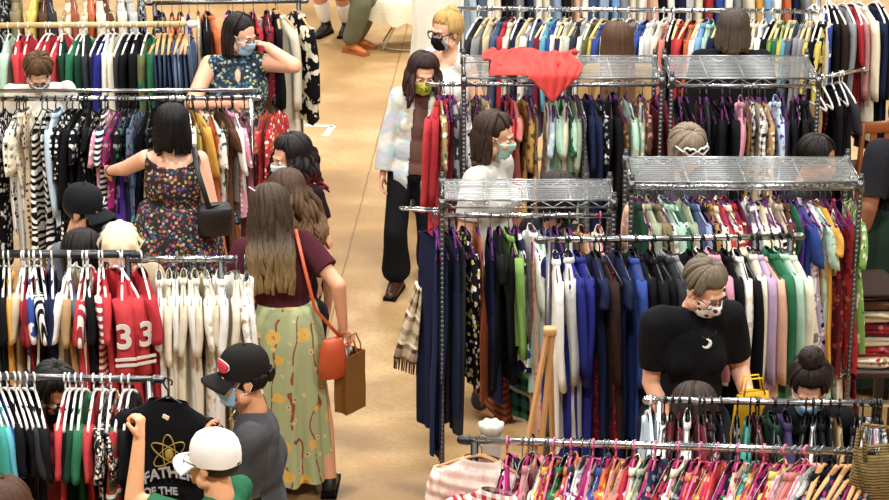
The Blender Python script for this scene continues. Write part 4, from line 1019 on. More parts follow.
# woman in the multicoloured floral dress, from behind
Y = 12.75; x, z = hgt(172, 106, Y)
P4 = FigF(x, Y, 176, z-.01, w=1.16, limb=1.2, head=(0, 8, 0), hand=(at_y(107, 172, Y+.42), None), pole=((.9, -.1, -.9), None))
P4.build('woman with a straight black bob in a multicoloured floral dress reaching into the rail', 'eec2a6', .007, {0: dict(curl=.5, pn=(0, -1, -.3))}, eyes=False)
P4.cloth_body('sundress', flor('bright_floral', '1a1618', ['9c3a3c', 'b0903c', '54386c', '3a5c8a', 'b56a80', '355f40', 'b0a898', 'a4563a'], 52), 0, .014, None, voxel=.01, wr=.006,
              skirt=[(.5, .3, .26), (.62, .29, .25), (.8, .27, .23), (.98, .21, .18)], neck=((0, .02, .32), (.14, .12, .075)))
P4.hair(hairmat('131013'), .16, 90, (28, 180), .019, .003, 10, .01, seed=6, tip=.8)
P4.part('bracelet', tube([P4.arm[0][2]+.031*(math.cos(a)*frame_of(P4.arm[0][2]-P4.arm[0][1])[1]+math.sin(a)*frame_of(P4.arm[0][2]-P4.arm[0][1])[2]) for a in np.linspace(0, 6.28, 14)], .004, 6), simple('dark_bead', '2a1c18', .5))
# man in the dark cap behind the jersey rail
x, z = hgt(84, 188, 11.15)
P = FigF(x-.06, 11.15, 68, z+.02, lean=8, head=(2, 0, 0), female=False)
P.build('man in a black cap with a white badge and a black mask, in profile', 'd8a486', .008)
P.cloth_body('tee_shirt', TEE('666d7a'), .6, .014, -.06); P.trousers(TEE('2a2c33'))
P.hair(hairmat('1b1512'), .012, 0, (88, 180), .009, seed=2, psi=104, st0=92, capkw=dict(r=(.082, .099, .082), c=(0, .022, .022), cut=-.05)); P.mask(MASKK, loop=None)
cp = P.cap(simple('cap_black', '1a1c20', .8), None, 0, -2, .006)
pp_ = lambda a, zz, o=0: P.capq(((.094+o)*math.sin(a/.1), -(.108+o)*math.cos(a/.1)+.3*max(0, zz-.03), zz))
P.part('white_badge', rings([np.array([pp_(a, zz+.1*a, o) for a, zz in ((.005, .014), (.062, .014), (.064, .026), (.05, .031), (.02, .029), (.004, .025))]) for o in (0, .004)]), WHITEP, cp, False)
P.brows(simple('dark_brow', '20160f', .8))
x, z = hgt(84, 232, 10.72)
P = FigF(x, 10.72, 165, z, head=(0, 24, 0)); P.build('dark-haired shopper whose crown shows above the jersey rail', 'c99678', .012, eyes=False)
P.hair(hairmat('1a1513'), .2, 60, (30, 180), .02, .004, seed=21); P.cloth_body('top', TEE('23242a'), .6); P.trousers(TEE('23242a'))
x, z = hgt(119, 236, 10.78)
P = FigF(x+.02, 10.78, 5, z-.02, head=(0, 38, 0)); P.build('shopper in a ruffled cream hat looking down behind the jersey rail', 'cf9a74', .012)
P.hair(hairmat('6b4a32'), .1, 40, (60, 180), .016, .006, seed=22); P.cloth_body('top', TEE('b8a88c'), .6); P.trousers(TEE('33343a'))
t = np.linspace(0, 2*PI, 44, endpoint=False); ph = np.sin(9*t); C = (0, .018, .04)
rs = [np.array([P.hp(C[0]+(r*(1+f*.1*math.sin(9*a)))*math.cos(a), C[1]+1.12*(r*(1+f*.1*math.sin(9*a)))*math.sin(a), C[2]+zz+f*.014*math.sin(9*a+1)) for a in t]) for r, zz, f in ((.108, -.02, 1), (.102, 0, .8), (.094, .03, .5), (.09, .06, .4), (.078, .085, .3), (.045, .1, .15), (.008, .105, 0))]
P.part('ruffled_hat', rings(rs, False, True), simple('cream_fleece', 'e6d8b4', .9, 0, .4, 40))
# man with cropped hair looking down between the rails
x, z = hgt(38, 60, 14.05)
P = FigF(x, 14.05, 12, z+.02, head=(0, 36, 0), lean=6, female=False)
P.build('man with cropped brown hair and glasses looking down between two rails', 'eac0a4', .008)
P.hair(hairmat('6a4c33'), 0, 90, (38, 180), .012, bangs=40, seed=31, psi=104, capkw=dict(cut=-.03)); P.cloth_body('tee_shirt', TEE('e8e4da'), .6); P.trousers(TEE('33363f')); P.glasses(PBLACK); P.mask(simple('pale_mask', 'cfe0ea', .7)); P.brows(simple('brown_brow', '5a3d28', .8))
# dark-haired woman touching her face
Y = 14.15; x, z = hgt(243, 17, Y)
P9 = FigF(x+.03, Y, 6, z-.01, w=1.12, limb=1.15, head=(46, 16, 0), hand=(at_y(268, 47, Y-.02), at_y(232, 103, Y-.3)), pole=((.55, -.7, -.75), (-1, .1, -.3)))
P9.build('dark-haired woman in a navy floral keyhole top touching her face mask', 'e9b99a', .006, {0: dict(curl=.5, pn=(-.4, -.2, -1), bend=(-.5, -.1, .2)), 1: dict(curl=.7, pn=(0, 1, -.3))})
P9.cloth_body('floral_dress', flor('navy_floral', '14202e', ['5f8fae', '2c5f6e', '9fb49a', '3f6f7e', 'b4c4c8', '27465e', 'a9a04e'], 46), 0, .014, None, wr=.006, skirt=[(.45, .27, .24), (.7, .25, .22), (.95, .2, .17), (1.0, .18, .15)], neck=((0, -.06, .27), (.02, .06, .045)))
P9.hair(hairmat('211a19', '3a2a22', 1.3, 1.7), .17, 100, (80, 180), .017, .008, 14, .012, bangs=0, seed=8, tip=.5); P9.mask(MASKB); P9.brows(simple('dark_brow', '20160f', .8)); P9.glasses(PBLACK, .9, .0014)
# woman in the pale pastel jacket walking down the aisle
Y = 14.0; x, z = hgt(425, 56, Y); bx = at_y(409, 250, Y).x
P10 = FigF(bx, Y, -6, z-.005, side=5, w=.9, bust=.022, limb=.9, head=(18, 12, 0), hand=((.28, -.22, .98), at_y(382, 178, Y-.05)), pole=((.8, .3, -.2), (-.6, .7, -.3)), feet=((.1, .12), (-.1, -.1)))
P10.build('woman in a pastel jacket and black flared trousers walking along the aisle', 'deb095', .006, {1: dict(curl=.5)})
P10.cloth_body('cropped_top', TEE('6b4d45'), 0, .012, -.0)
def pastel(t):
    v = t.coord(); a = t.noise(v, 7, 3); b = t.noise(v, 16, 3)
    c = t.ramp(a.outputs[0], [(.3, lin('d9d6cf')), (.45, lin('e9e7e0')), (.56, lin('b7cfd6')), (.68, lin('d7cbd9'))]); c = t.mix(t.ramp(b.outputs[0], [(.55, (0, 0, 0, 1)), (.66, (.7, .7, .7, 1))]), c, lin('cfcb9f'))
    t.lk(c, t.b.inputs['Base Color']); t.b.inputs['Roughness'].default_value = .8; t.bump(t.noise(v, 30).outputs[0], .4, .012)
jk = P10.cloth_body('jacket', special('pastel_quilt', pastel), 1.93, .03, -.16, wr=.008, limbs=None) if False else P10.cloth_body('jacket', special('pastel_quilt', pastel), 1.9, .022, -.09, wr=.005, extra=[ell(P10.T(0, .002, -.02), (.112*P10.H, .09*P10.H, .1*P10.H), P10.Rt)])
v = me_co(jk.data); n = me_no(jk.data); u = (v-P10.hip) @ P10.Rt
m = (np.abs(u[:, 0]-.02) < .042) & (u[:, 1] < -.02); v[m] += (A(0, .075, 0) @ P10.Rt.T); me_set(jk.data, v)
P10.trousers(simple('black_cloth', '15151a', .85, 0, .2, 30), (.056, .048, .058), e=.012, to=1.78)
P10.shoes(simple('brown_leather', '3b2114', .4), 'boot')
P10.hair(hairmat('33201c', '4a2a22', 1.1, 1.5), .2, 96, (46, 180), .017, .014, 22, .02, bangs=22, seed=14, tip=.5, front=.05); P10.brows(simple('brown_brow', '3a2218', .8))
P10.mask(flor('lime_print', 'b6c23a', ['6f7f2a', 'd8d76a', '5a4a4a'], 60), pleat=False, cone=.012)
# blonde woman with big glasses
Y = 14.45; x, z = hgt(446, 13, Y)
P = FigF(x+.05, Y, -38, z-.02, head=(-8, 6, 0)); P.build('blonde woman with big black glasses and a patterned black mask', 'e8bb9d', .006)
P.cloth_body('white_top', TEE('eceae6'), .0, .012, -.1, neck=((0, -.03, .31), (.1, .12, .06))); P.trousers(TEE('3a3f4a'))
P.hair(hairmat('c9a15c', 'dcc08a', 1.4, 1.7), .12, 80, (62, 180), .017, .012, 24, .01, bangs=8, seed=17, gather=(0, .1, -.02), extra=P.bun((.0, .07, .11), .045))
P.mask(cloth('blk*cam*gry*wht'), loop=PBLACK, pleat=False, cone=.014); P.glasses(PBLACK, 1.3, .0042); P.brows(simple('fair_brow', '8a6a3a', .8))
# woman in the pale grey tee, in profile
Y = 12.0; x, z = hgt(498, 115, Y)
P = FigF(x-.03, Y, 66, z-.01, head=(8, 12, 0)); P.build('brown-haired woman with a mint mask and pale grey tee, in profile', 'e0b091', .006)
P.cloth_body('tee_shirt', TEE('d3d0c8'), .75, .018, -.1, wr=.007); P.trousers(TEE('3c3f48'))
P.hair(hairmat('3a2a22', '54402f', 1.2, 1.5), .17, 90, (88, 180), .018, .009, 20, .012, bangs=6, seed=18, tip=.5); P.mask(MASKM); P.brows(simple('brown_brow', '3a2218', .8))
# heart sunglasses
Y = 11.75; x, z = hgt(692, 134, Y)
P = FigF(x, Y, 8, z-.01, head=(8, 34, 0)); P.build('shopper with white heart sunglasses pushed up on ash brown hair', 'd6a88a', .01)
P.hair(hairmat('8a7a68', 'a8977f', 1.2, 1.6), .2, 80, (50, 180), .018, .004, seed=19, bangs=30); P.cloth_body('top', TEE('4a4650'), .6); P.trousers(TEE('33363f'))
def hearts(P):
    ps = []; ln = []
    for sd in (1, -1):
        t = np.linspace(0, 2*PI, 30); hx = 16*np.sin(t)**3/17*.031; hz = (13*np.cos(t)-5*np.cos(2*t)-2*np.cos(3*t)-np.cos(4*t))/17*.031
        pts = [P.hp(sd*.038+a, -.088-.02*(abs(a+sd*.038) < .04)+.0, .088+b*.85) for a, b in zip(hx, hz)]
        pts = [P.hp(sd*.038+a, -.098+.3*b+.3*abs(sd*.038+a), .1+b*.85) for a, b in zip(hx, hz)]
        ps.append(tube(pts, .0055, 7)); ln.append((np.array(pts[:-1]), [tuple(range(29))]))
        ps.append(tube([P.hp(sd*.065, -.08, .09), P.hp(sd*.088, -.02, .07), P.hp(sd*.094, .05, .04)], .004, 6))
    ps.append(tube([P.hp(-.012, -.094, .105), P.hp(.012, -.094, .105)], .004, 6))
    o = P.part('heart_sunglasses', join(ps), PWHITE); P.part('lens', join(ln), simple('dark_lens', '241d20', .15), o)
hearts(P)
for px, py, Y, rz, hc, lab, sk, L, kw in ((822, 139, 11.8, 62, '1d1613', 'shopper with short dark hair behind the big shelf rack', 'a87656', 0, dict(psi=106, r=.013)), (560, 174, 11.45, 150, '2e2019', 'shopper whose dark crown shows behind the small shelf rack', 'c4906e', .15, {})):
    x, z = hgt(px, py, Y); P = FigF(x, Y, rz, z, head=(0, 14, 0), female=L > 0); P.build(lab, sk, .012)
    P.hair(hairmat(hc), L, 70, (40, 180), kw.get('r', .017), .004, psi=kw.get('psi', 98), seed=int(px)); P.cloth_body('top', TEE('1d1c20'), .6); P.trousers(TEE('23242a'))
# two shoppers seen from behind at the far rack
x, z = hgt(618, 24, 14.15); P = FigF(x, 14.15, 178, z); P.build('shopper with long straight brown hair seen from behind', 'd9ab8d', .012, eyes=False)
P.hair(hairmat('5a4030', '7a5a40', 1.2, 1.6), .42, 90, (25, 180), .02, .004, 8, .01, seed=41, tip=.7); P.cloth_body('top', TEE('b5935f'), .9); P.trousers(TEE('3a4152'))
x, z = hgt(734, 11, 14.15); P = FigF(x, 14.15, 182, z, female=False, w=1.05); P.build('shopper with a grey-brown bob and black jacket seen from behind', 'd9ab8d', .012, eyes=False)
P.hair(hairmat('4a4036', '6e6252', 1.4, 1.7), .14, 90, (25, 180), .02, .004, 8, .012, seed=42, tip=.75); P.cloth_body('jacket', TEE('141418'), 1.95, .018, -.16); P.trousers(TEE('23242a'))
# woman in the black tee shirt
Y = 9.86; x, z = hgt(712, 268, Y); bx = at_y(703, 330, Y).x
P18 = FigF(bx, Y, 14, z+.0, lean=7, w=1.04, limb=1.12, head=(22, 22, 0), hand=(at_y(749, 400, Y-.22), at_y(672, 436, Y-.2)), pole=((.35, .8, -.6), (-.3, .8, -.5)), bust=.03)
P18.build('woman in a black tee shirt with a crescent necklace and dotted mask', 'e8b595', .006, {0: dict(curl=.8, pn=(-.3, -1, 0)), 1: dict(curl=.4)})
tee18 = P18.cloth_body('tee_shirt', TEE('131316'), .72, .018, -.08, wr=.006); P18.trousers(TEE('20242c'))
P18.hair(hairmat('6e6252', '8d8068', 1.4, 1.75), 0, 110, (52, 180), .016, bangs=46, seed=51, psi=104, capkw=dict(cut=-.035), extra=P18.bun((0, .085, .1), .03))
P18.mask(cloth('wht*dot*bur'), pleat=False, cone=.012); P18.glasses(PBLACK, 1.05, .002); P18.brows(simple('fair_brow', '6a563f', .8))
c = surf(tee18, 705, 343, .006); t = np.linspace(R(-150), R(90), 16)
P18.part('necklace_pendant', tube([c+A(.02*math.cos(a), -.004, .02*math.sin(a)) for a in t], [.002+.007*math.sin((i/15)*PI) for i in range(16)], 7), simple('pearl', 'ece6da', .3))
P18.part('necklace_cord', tube([P18.T(.036, -.02, .33), surf(tee18, 716, 333, .003), c+A(0, 0, .022), surf(tee18, 694, 333, .003), P18.T(-.036, -.02, .33)], .0016, 5), PBLACK)
# bun woman and the bowed head in front of her
Y = 9.22; x, z = hgt(811, 366, Y)
P = FigF(x, Y, -6, z, head=(-6, 24, 0), lean=4); P.build('woman with a dark curly top bun and a blue mask bending over the rail', 'd3a285', .007)
P.hair(hairmat('231917', '3d2a24', 1.1, 1.45), 0, 110, (42, 180), .018, .01, bangs=50, seed=61, psi=102, extra=P.bun((.0, .03, .15), .052, 6, 16)); P.mask(MASKB); P.cloth_body('top', TEE('17171b'), 1.5); P.trousers(TEE('20222a')); P.brows(simple('dark_brow', '20160f', .8))
Y = 9.15; x, z = hgt(695, 386, Y)
P = FigF(x, Y, 160, z, head=(12, 26, 0)); P.build('brown-haired shopper crouching behind the pale chrome rail', 'd3a285', .01, eyes=False)
P.hair(hairmat('33261f', '54402f', .95, 1.3), .26, 80, (30, 180), .02, .006, seed=62); P.cloth_body('top', TEE('1d1d22'), .6); P.trousers(TEE('23242a'))
# man in the dark cap and grey tee
Y = 8.75; x, z = hgt(243, 350, Y)
P21 = FigF(x+.07, Y, -84, z-.01, lean=5, head=(10, -2, 0), female=False, limb=.92, w=.95, hand=(at_y(216, 448, Y-.14), at_y(212, 440, Y+.1)), pole=((.2, .4, -1), (-.3, .4, -1)))
P21.build('man in a black cap with red emblem and a charcoal tee, in profile', 'd79f78', .006, {0: dict(curl=.8, pn=(0, 0, 1)), 1: dict(curl=.6)})
P21.cloth_body('tee_shirt', TEE('48484b'), .85, .016, -.12, wr=.008); P21.trousers(TEE('2a2c33'))
P21.hair(hairmat('15110f'), .035, 44, (96, 180), .012, .004, seed=71, psi=106, st0=92, capkw=dict(r=(.083, .101, .085), c=(0, .022, .02), cut=-.06)); P21.mask(MASKB); P21.brows(simple('dark_brow', '20160f', .8))
cp = P21.cap(simple('cap_black', '1d1a19', .8), None, 0, -4, .006); q = P21.capq
em = []
for a0, z0, sx, sz in ((0, .032, .042, .02), (.006, .022, .036, .012), (-.008, .04, .03, .012), (.01, .012, .026, .01)):
    t = np.linspace(0, 2*PI, 18, endpoint=False); rr = [[(a0+sx*k*math.cos(b), z0+sz*k*math.sin(b)) for b in t] for k in (1, .4)]
    pt = lambda s_, zz, o=0: (lambda s_, zz: q(((.0905+o)*math.sin(s_/.095), -(.1065+o)*math.cos(s_/.1)+.28*max(0, zz-.032), zz)))(s_*1.15+.026, zz)
    em.append(rings([np.array([pt(a, b, .0) for a, b in rr[0]]), np.array([pt(a, b, .004) for a, b in rr[0]]), np.array([pt(a, b, .005) for a, b in rr[1]])], True, True))
P21.part('emblem', join(em), REDP, cp)
ring_ = tube([q((.0915*math.sin(s_/.095), -.108*math.cos(s_/.1)+.28*max(0, z_-.032), z_)) for s_, z_ in [(.026+.053*math.cos(b), .03+.024*math.sin(b)) for b in np.linspace(0, 2*PI, 24)]], .0022, 6)
P21.part('emblem_outline', ring_, WHITEP, cp)
P21.part('neck_chain', tube([P21.T(.05, .02, .325), P21.T(.04, -.03, .318), P21.T(0, -.052, .305), P21.T(-.04, -.03, .318), P21.T(-.05, .02, .325)], .0025, 6), simple('gold_chain', 'c9a24a', .3, 1.0))
# man in the white cap holding the tee open
Y = 8.2; x, z = hgt(216, 434, Y)
P22 = FigF(x, Y, 246, z-.005, lean=3, head=(0, -6, 0), female=False, w=1.0, limb=1.0, hand=(at_y(139, 440, 8.2), (-.25, -.35, 1.05)), pole=((.41, -.8, -1), (-.4, .6, -.5)))
P22.build('man in a white cap and green tee shirt reaching up to the rail', 'eab689', .006, {0: dict(curl=1.3, pn=(.2, -1, -.2))}, eyes=True)
P22.cloth_body('tee_shirt', TEE('2f6b4a'), .75, .013, -.1, wr=.006); P22.trousers(TEE('2a2c33'))
P22.hair(hairmat('2a211c'), .0, 0, (88, 180), .006, seed=81, psi=108, st0=96, capkw=dict(r=(.081, .098, .08), c=(0, .022, .02), cut=-.055)); P22.cap(simple('cap_white', 'efece6', .8, 0, .15, 40), None, 0, 4); P22.glasses(PBLACK)
# shopper holding clothes behind the tee shirt rail
Y = 9.4; x, z = hgt(57, 371, Y)
P = FigF(x, Y, 34, z, head=(0, 16, 0), lean=5, hand=((.2, -.3, 1.12), None)); P.build('dark-haired shopper bending behind the tee shirt rail', '9a6444', .008)
P.hair(hairmat('15110f'), .1, 90, (45, 180), .018, .004, bangs=26, seed=91, gather=(0, .12, -.06)); P.cloth_body('top', TEE('7d2a34'), 1.5); P.trousers(TEE('23242a')); P.mask(MASKK, loop=None); P.brows(simple('dark_brow', '20160f', .8))
# right edge
Y = 12.6; x, z = hgt(908, 95, Y)
P = FigF(x+.24, Y-.2, 200, z-.05, w=1.0, limb=1.15, female=True); P.build('shopper in a charcoal tee and long dark green skirt', 'a8765a', .009, eyes=False)
P.cloth_body('tee_shirt', TEE('26262c'), .8, .022, -.05); P.hair(hairmat('1a1513'), .06, 70, (35, 180), .017, .004, seed=95)
P.skirt_cloth('long_skirt', simple('dark_green_cloth', '1c2a20', .85, 0, .2, 20), [(1.1, .17, .14), (.95, .23, .2), (.5, .3, .28), (.1, .36, .34)], 9, .03, 5)
# corner curls
Y = 7.75; x, z = hgt(2, 482, Y)
P = FigF(x-.04, Y, 190, z); P.build('shopper whose curly brown crown shows at the near end of the tee shirt rail', 'd3a285', .012, eyes=False)
P.hair(hairmat('4a3020', '6a4630', 1.3, 1.6), .12, 90, (25, 180), .02, .02, 34, .03, seed=96); P.cloth_body('top', TEE('33343a'), .6); P.trousers(TEE('23242a'))
# two people standing at the far end of the aisle, cut off by the frame
a = at_z(336, 34, 0)
P = Fig(a.x, a.y, -20, 1.72, limb=1.05, feet=((.09, .05), (-.08, -.03))); P.build('person in black boots, white socks and shorts standing at the far aisle', 'd7a280', .009)
P.shoes(simple('black_leather', '15120f', .45), 'boot'); P.cloth_body('tee_shirt', TEE('b8b4ac'), .7); P.trousers(TEE('4a4a44'), (.062, .052, .05), 'shorts', to=.8)
for i in (0, 1):
    h, k, an = P.leg[i]; P.part('sock', join([rcone(an+(k-an)*.55, an+(k-an)*.22, .074, .06)]), PWHITE)
P.hair(hairmat('3a2a20'), .1, 50, (50, 180), seed=97)
a = at_z(354, 50, 0)
P = Fig(a.x, a.y, 55, 1.74, female=False, limb=1.05, feet=((.1, .06), (-.08, -.02))); P.build('person in grey-green trousers and orange sandals standing at the far aisle', 'd7a280', .009)
P.trousers(TEE('6a6c58'), (.058, .046, .04), e=.01, to=1.86); P.cloth_body('tee_shirt', TEE('3a3048'), .7, .016, -.2); P.hair(hairmat('3a2a20'), 0, 50, (50, 180), seed=98)
P.shoes(simple('orange_leather', 'b8642e', .5), 'sandal', simple('tan_sole', '9a5a30', .6))
# ------------------------------------------------------------------ bags, furniture, loose cloth
def sheet(P, th=.004):
    """P: grid (n,m,3) -> a thin solid sheet"""
    P = np.asarray(P, float); n, m, _ = P.shape; gu = np.gradient(P, axis=0); gv = np.gradient(P, axis=1); N = np.cross(gu, gv); N /= np.maximum(np.linalg.norm(N, axis=2), 1e-9)[:, :, None]
    V = np.concatenate([(P+N*th/2).reshape(-1, 3), (P-N*th/2).reshape(-1, 3)]); F = []; K = n*m
    for i in range(n-1):
        for j in range(m-1):
            a = i*m+j; F += [(a, a+m, a+m+1, a+1), (K+a, K+a+1, K+a+m+1, K+a+m)]
    for i in range(n-1):
        a = i*m; b = a+m-1; F += [(a, K+a, K+a+m, a+m), (b, b+m, K+b+m, K+b)]
    for j in range(m-1):
        a = j; b = (n-1)*m+j; F += [(a, a+1, K+a+1, K+a), (b, K+b, K+b+1, b+1)]
    return V, F
# paper bag
hw_ = Vector(P1.o.location)+Vector(rotz(P1.rz) @ (P1.arm[1][2]))
pb = Vector((at_y(350, 380, hw_.y).x, hw_.y-.02, 0)); zt = at_y(350, 352, pb.y).z; zb = at_y(350, 409, pb.y).z
e = empty('paper_bag', (pb.x, pb.y, zb), R(52), 'brown paper shopping bag hanging from the hand of the woman in the green skirt', 'bag')
W_, D_, Hh = .155, .08, zt-zb; KRAFT = simple('kraft_paper', '8d6234', .8, 0, .2, 16, .15)
def bagring(z, k, f=0): return np.array([[x*W_/2*k, y*D_/2*k*(1+f), z] for x, y in ((-1, -1), (-.33, -1.03), (.33, -.98), (1, -1), (.86, 0), (1, 1), (.33, 1.02), (-.33, .98), (-1, 1), (-.86, 0))])
link('sack', *rings([bagring(0, 1), bagring(Hh*.3, 1.02), bagring(Hh*.65, .99), bagring(Hh, 1.0, .05), bagring(Hh, .96, 0), bagring(Hh*.5, .95), bagring(.01, .95)], True, True), KRAFT, e, False)
for s in (1, -1): link('handle', *tube([(-.05, s*D_*.45, Hh-.03), (-.05, s*D_*.4, Hh+.04), (-.03, s*.02, Hh+.1), (.03, s*.02, Hh+.1), (.05, s*D_*.4, Hh+.04), (.05, s*D_*.45, Hh-.03)], .004, 6), KRAFT, e)
pr = np.random.RandomState(3)
o = link('tissue_paper', *sheet([[(x, .02*math.sin(30*x)+.03*y, Hh-.02+.09*y*(1-abs(x)*6)+.015*pr.rand()) for y in np.linspace(0, 1, 6)] for x in np.linspace(-.07, .05, 8)]), simple('white_paper', 'efeae2', .8)); o.location = e.location; o.rotation_euler = e.rotation_euler
tag(o, 'white tissue paper sticking out of the brown paper bag', 'paper')
# orange handbag and strap
c = at_y(333, 358, P1.loc[1]-.14); ORL = simple('orange_leather_bag', 'c2512a', .45, 0, .15, 60)
e = empty('handbag', c, R(30), 'orange leather shoulder bag hanging at the hip of the woman in the green skirt', 'bag')
V, F = rings([np.array([[w*math.cos(t)*(abs(math.cos(t))**-.2), d*math.sin(t), z] for t in np.linspace(.01, 2*PI+.01, 20, endpoint=False)]) for w, d, z in ((.066, .03, -.105), (.078, .045, -.095), (.08, .05, -.03), (.068, .042, .05), (.054, .028, .1), (.05, .022, .105))])
link('pouch', V, F, ORL, e)
sh = Vector(rotz(P1.rz) @ P1.T(-.07, .03, .345))+Vector(P1.loc); hb = Vector(rotz(P1.rz) @ P1.T(-.09, .1, .12))+Vector(P1.loc)
q = lambda p: A(*(rotz(-R(30)) @ A(*(Vector(p)-c))))
b1 = Vector(rotz(P1.rz) @ P1.T(-.085, .085, .25))+Vector(P1.loc); b2 = Vector(rotz(P1.rz) @ P1.T(-.118, .075, .06))+Vector(P1.loc)
link('strap', *tube([q(sh+Vector((0, .1, -.03))), q(sh+Vector((0, 0, .018))), q(b1+Vector((0, -.02, 0))), q(hb+Vector((.02, -.03, 0))), q(b2+Vector((.03, -.03, 0))), A(.05, 0, .1)], .009, 8, True, .35), ORL, e)
link('tassel', *tube([(.06, -.03, .08), (.1, -.04, .09), (.11, -.05, .03)], .006, 6), ORL, e)
# black shoulder bag of the floral dress woman
c = at_y(215, 218, P4.loc[1]-.15); e = empty('shoulder_bag', c, R(10), 'black shoulder bag hanging at the side of the floral dress woman', 'bag'); BLL = simple('black_bag', '17161a', .5, 0, .2, 60)
V, F = rings([np.array([[w*math.copysign(abs(math.cos(t))**.6, math.cos(t)), d*math.copysign(abs(math.sin(t))**.7, math.sin(t)), z] for t in np.linspace(0, 2*PI, 24, endpoint=False)]) for w, d, z in ((.08, .04, -.1), (.1, .06, -.09), (.105, .065, 0), (.1, .055, .06), (.085, .035, .085))])
link('pouch', V, F, BLL, e); link('flap', *bbox((0, -.05, .03), (.19, .03, .09), .01), BLL, e)
sh = Vector(rotz(P4.rz) @ P4.T(-.085, .02, .345))+Vector(P4.loc); q = lambda p: A(*(rotz(-R(10)) @ A(*(Vector(p)-c))))
link('strap', *tube([q(sh+Vector((0, .12, -.06))), q(sh+Vector((0, 0, .01))), q(sh+Vector((.03, -.13, -.1))), q(sh+Vector((.09, -.17, -.3))), A(.02, -.02, .08)], .016, 8, True, .25), BLL, e)
# mustard tote of the black tee woman
c = at_y(752, 410, P18.loc[1]-.4); e = empty('tote_bag', c, R(14), 'mustard yellow cloth tote held by the woman in the black tee', 'bag'); MUS = simple('mustard_cloth', 'd8a62a', .85, 0, .3, 30, .1)
link('sack', *rings([np.array([[w*math.cos(t), d*math.sin(t)+.012*math.sin(3*t+z*30), z] for t in np.linspace(0, 2*PI, 24, endpoint=False)]) for w, d, z in ((.03, .015, -.26), (.085, .04, -.24), (.1, .045, -.1), (.085, .035, .03), (.075, .022, .09))], True, True), MUS, e)
for s in (1, -1): link('handle', *tube([(-.05, s*.02, .08), (-.04, s*.02, .16), (.03, s*.02, .16), (.05, s*.02, .08)], .007, 6, True, .5), MUS, e)
# coral cloth draped over the far shelf
cx = at_z(535, 62, 1.82); x0 = at_z(487, 66, 1.82).x; x1 = at_z(577, 66, 1.82).x; yb = g1[0].y+G1d*.95; yf = g1[0].y
G = []
for u in np.linspace(0, 1, 46):
    row = []
    for w in np.linspace(0, 1, 30):
        x = x0+(x1-x0)*u; hang = max(0, min(1, 1.25-abs(u-.66)*2.6)) if u > .3 else max(0, .45-(.3-u)*3)
        hang = max(0, 1-abs(u-.72)*3.2)
        s_ = w*(.34+.17*hang); fold = .02*math.sin(13*u*2+3*w)+.014*math.sin(31*u+5*w)
        narrow = 1-.0*w
        if s_ < .33: row.append((x+.03*math.sin(7*w+2*u), yb-.07-s_*(.35+.65*math.sin(PI*min(1, u*1.25+.02))**.6 if u < .8 else 1)-.02*math.sin(11*u), 1.835+abs(fold)*1.4+.06*math.exp(-((u-.45)/.3)**2-((w-.35)/.25)**2)))
        else: row.append(((x-(x0+(x1-x0)*.68))*(1-.55*(s_-.33)/.36)+(x0+(x1-x0)*.68), yf-.018-abs(fold)*.7, 1.838-(s_-.33)+abs(fold)*.3))
    G.append(row)
tag(link('draped_cloth', *sheet(G), simple('coral_cloth', 'dc4d48', .8, 0, .3, 20, .12)), 'coral red cloth draped over the edge of the far wire shelf', 'cloth')
# lace covered side table with wire legs
p = at_z(412, 50, 0); e = empty('side_table', (p.x, p.y+.1, 0), 0, 'small table with a pale lace cover on thin crossed wire legs', 'table')
link('table_top', *rcone((0, 0, .42), (0, 0, .45), .02, .02), simple('cream_lace', 'e2d8bc', .9, 0, .5, 60), e); LACE = simple('cream_lace', 'e2d8bc', .9, 0, .5, 60)
t = np.linspace(0, 2*PI, 64, endpoint=False)
link('lace_cover', *rings([np.stack([r*np.cos(t)*(1+k*.04*np.sin(9*t)), .7*r*np.sin(t)*(1+k*.04*np.sin(9*t)), np.full(64, z)+k*.012*np.sin(14*t)], 1) for r, z, k in ((.42, .27, 1.6), (.41, .36, 1), (.39, .45, .4), (.37, .47, 0), (.02, .472, 0))], False, True), LACE, e)
for sx in (1, -1):
    for sy in (1, -1): link('leg', *tube([(sx*.02, sy*.02, .43), (sx*.26, sy*.14, .015)], .009, 6), simple('pale_wire', 'd9cfb4', .4, .3), e)
link('foot_ring', *tube([(.27*math.cos(a), .15*math.sin(a), .012) for a in np.linspace(0, 2*PI, 30)], .006, 6), simple('pale_wire', 'd9cfb4', .4, .3), e)
# white gown hanging at the near end of the long far rack
p = at_y(436, 10, 15.6); n = 60; t = np.linspace(0, 2*PI, n, endpoint=False)
zz = [(1.62, .1, .05), (1.5, .17, .08), (1.3, .16, .1), (.9, .2, .14), (.5, .26, .18), (.12, .3, .22)]
o = link('wedding_gown', *rings([np.stack([r*np.cos(t)+.012*np.sin(9*t)*min(1, (1.62-z)), d*np.sin(t)+.02*np.sin(11*t+z)*min(1, 1.62-z), np.full(n, z)], 1) for z, r, d in zz], True, False), simple('ivory_satin', 'ebe5d3', .55, 0, .3, 12)); o.location = (p.x, 15.6, 0)
v, f = join([tube([(-.09, 0, 1.6), (0, 0, 1.7), (.09, 0, 1.6)], .012, 6)]); link('strap', v, f, simple('ivory_satin', 'ebe5d3', .55, 0, .3, 12), o)
tag(o, 'long ivory gown standing behind the blonde woman in glasses', 'dress')
v, f = join([box((0, 0, .01), (.34, .3, .02)), tube([(0, 0, .02), (0, 0, 1.6)], .014, 8)]); o = link('dress_stand', v, f, STEEL); o.location = (p.x, 15.6, 0); tag(o, 'steel stand under the ivory gown', 'stand')
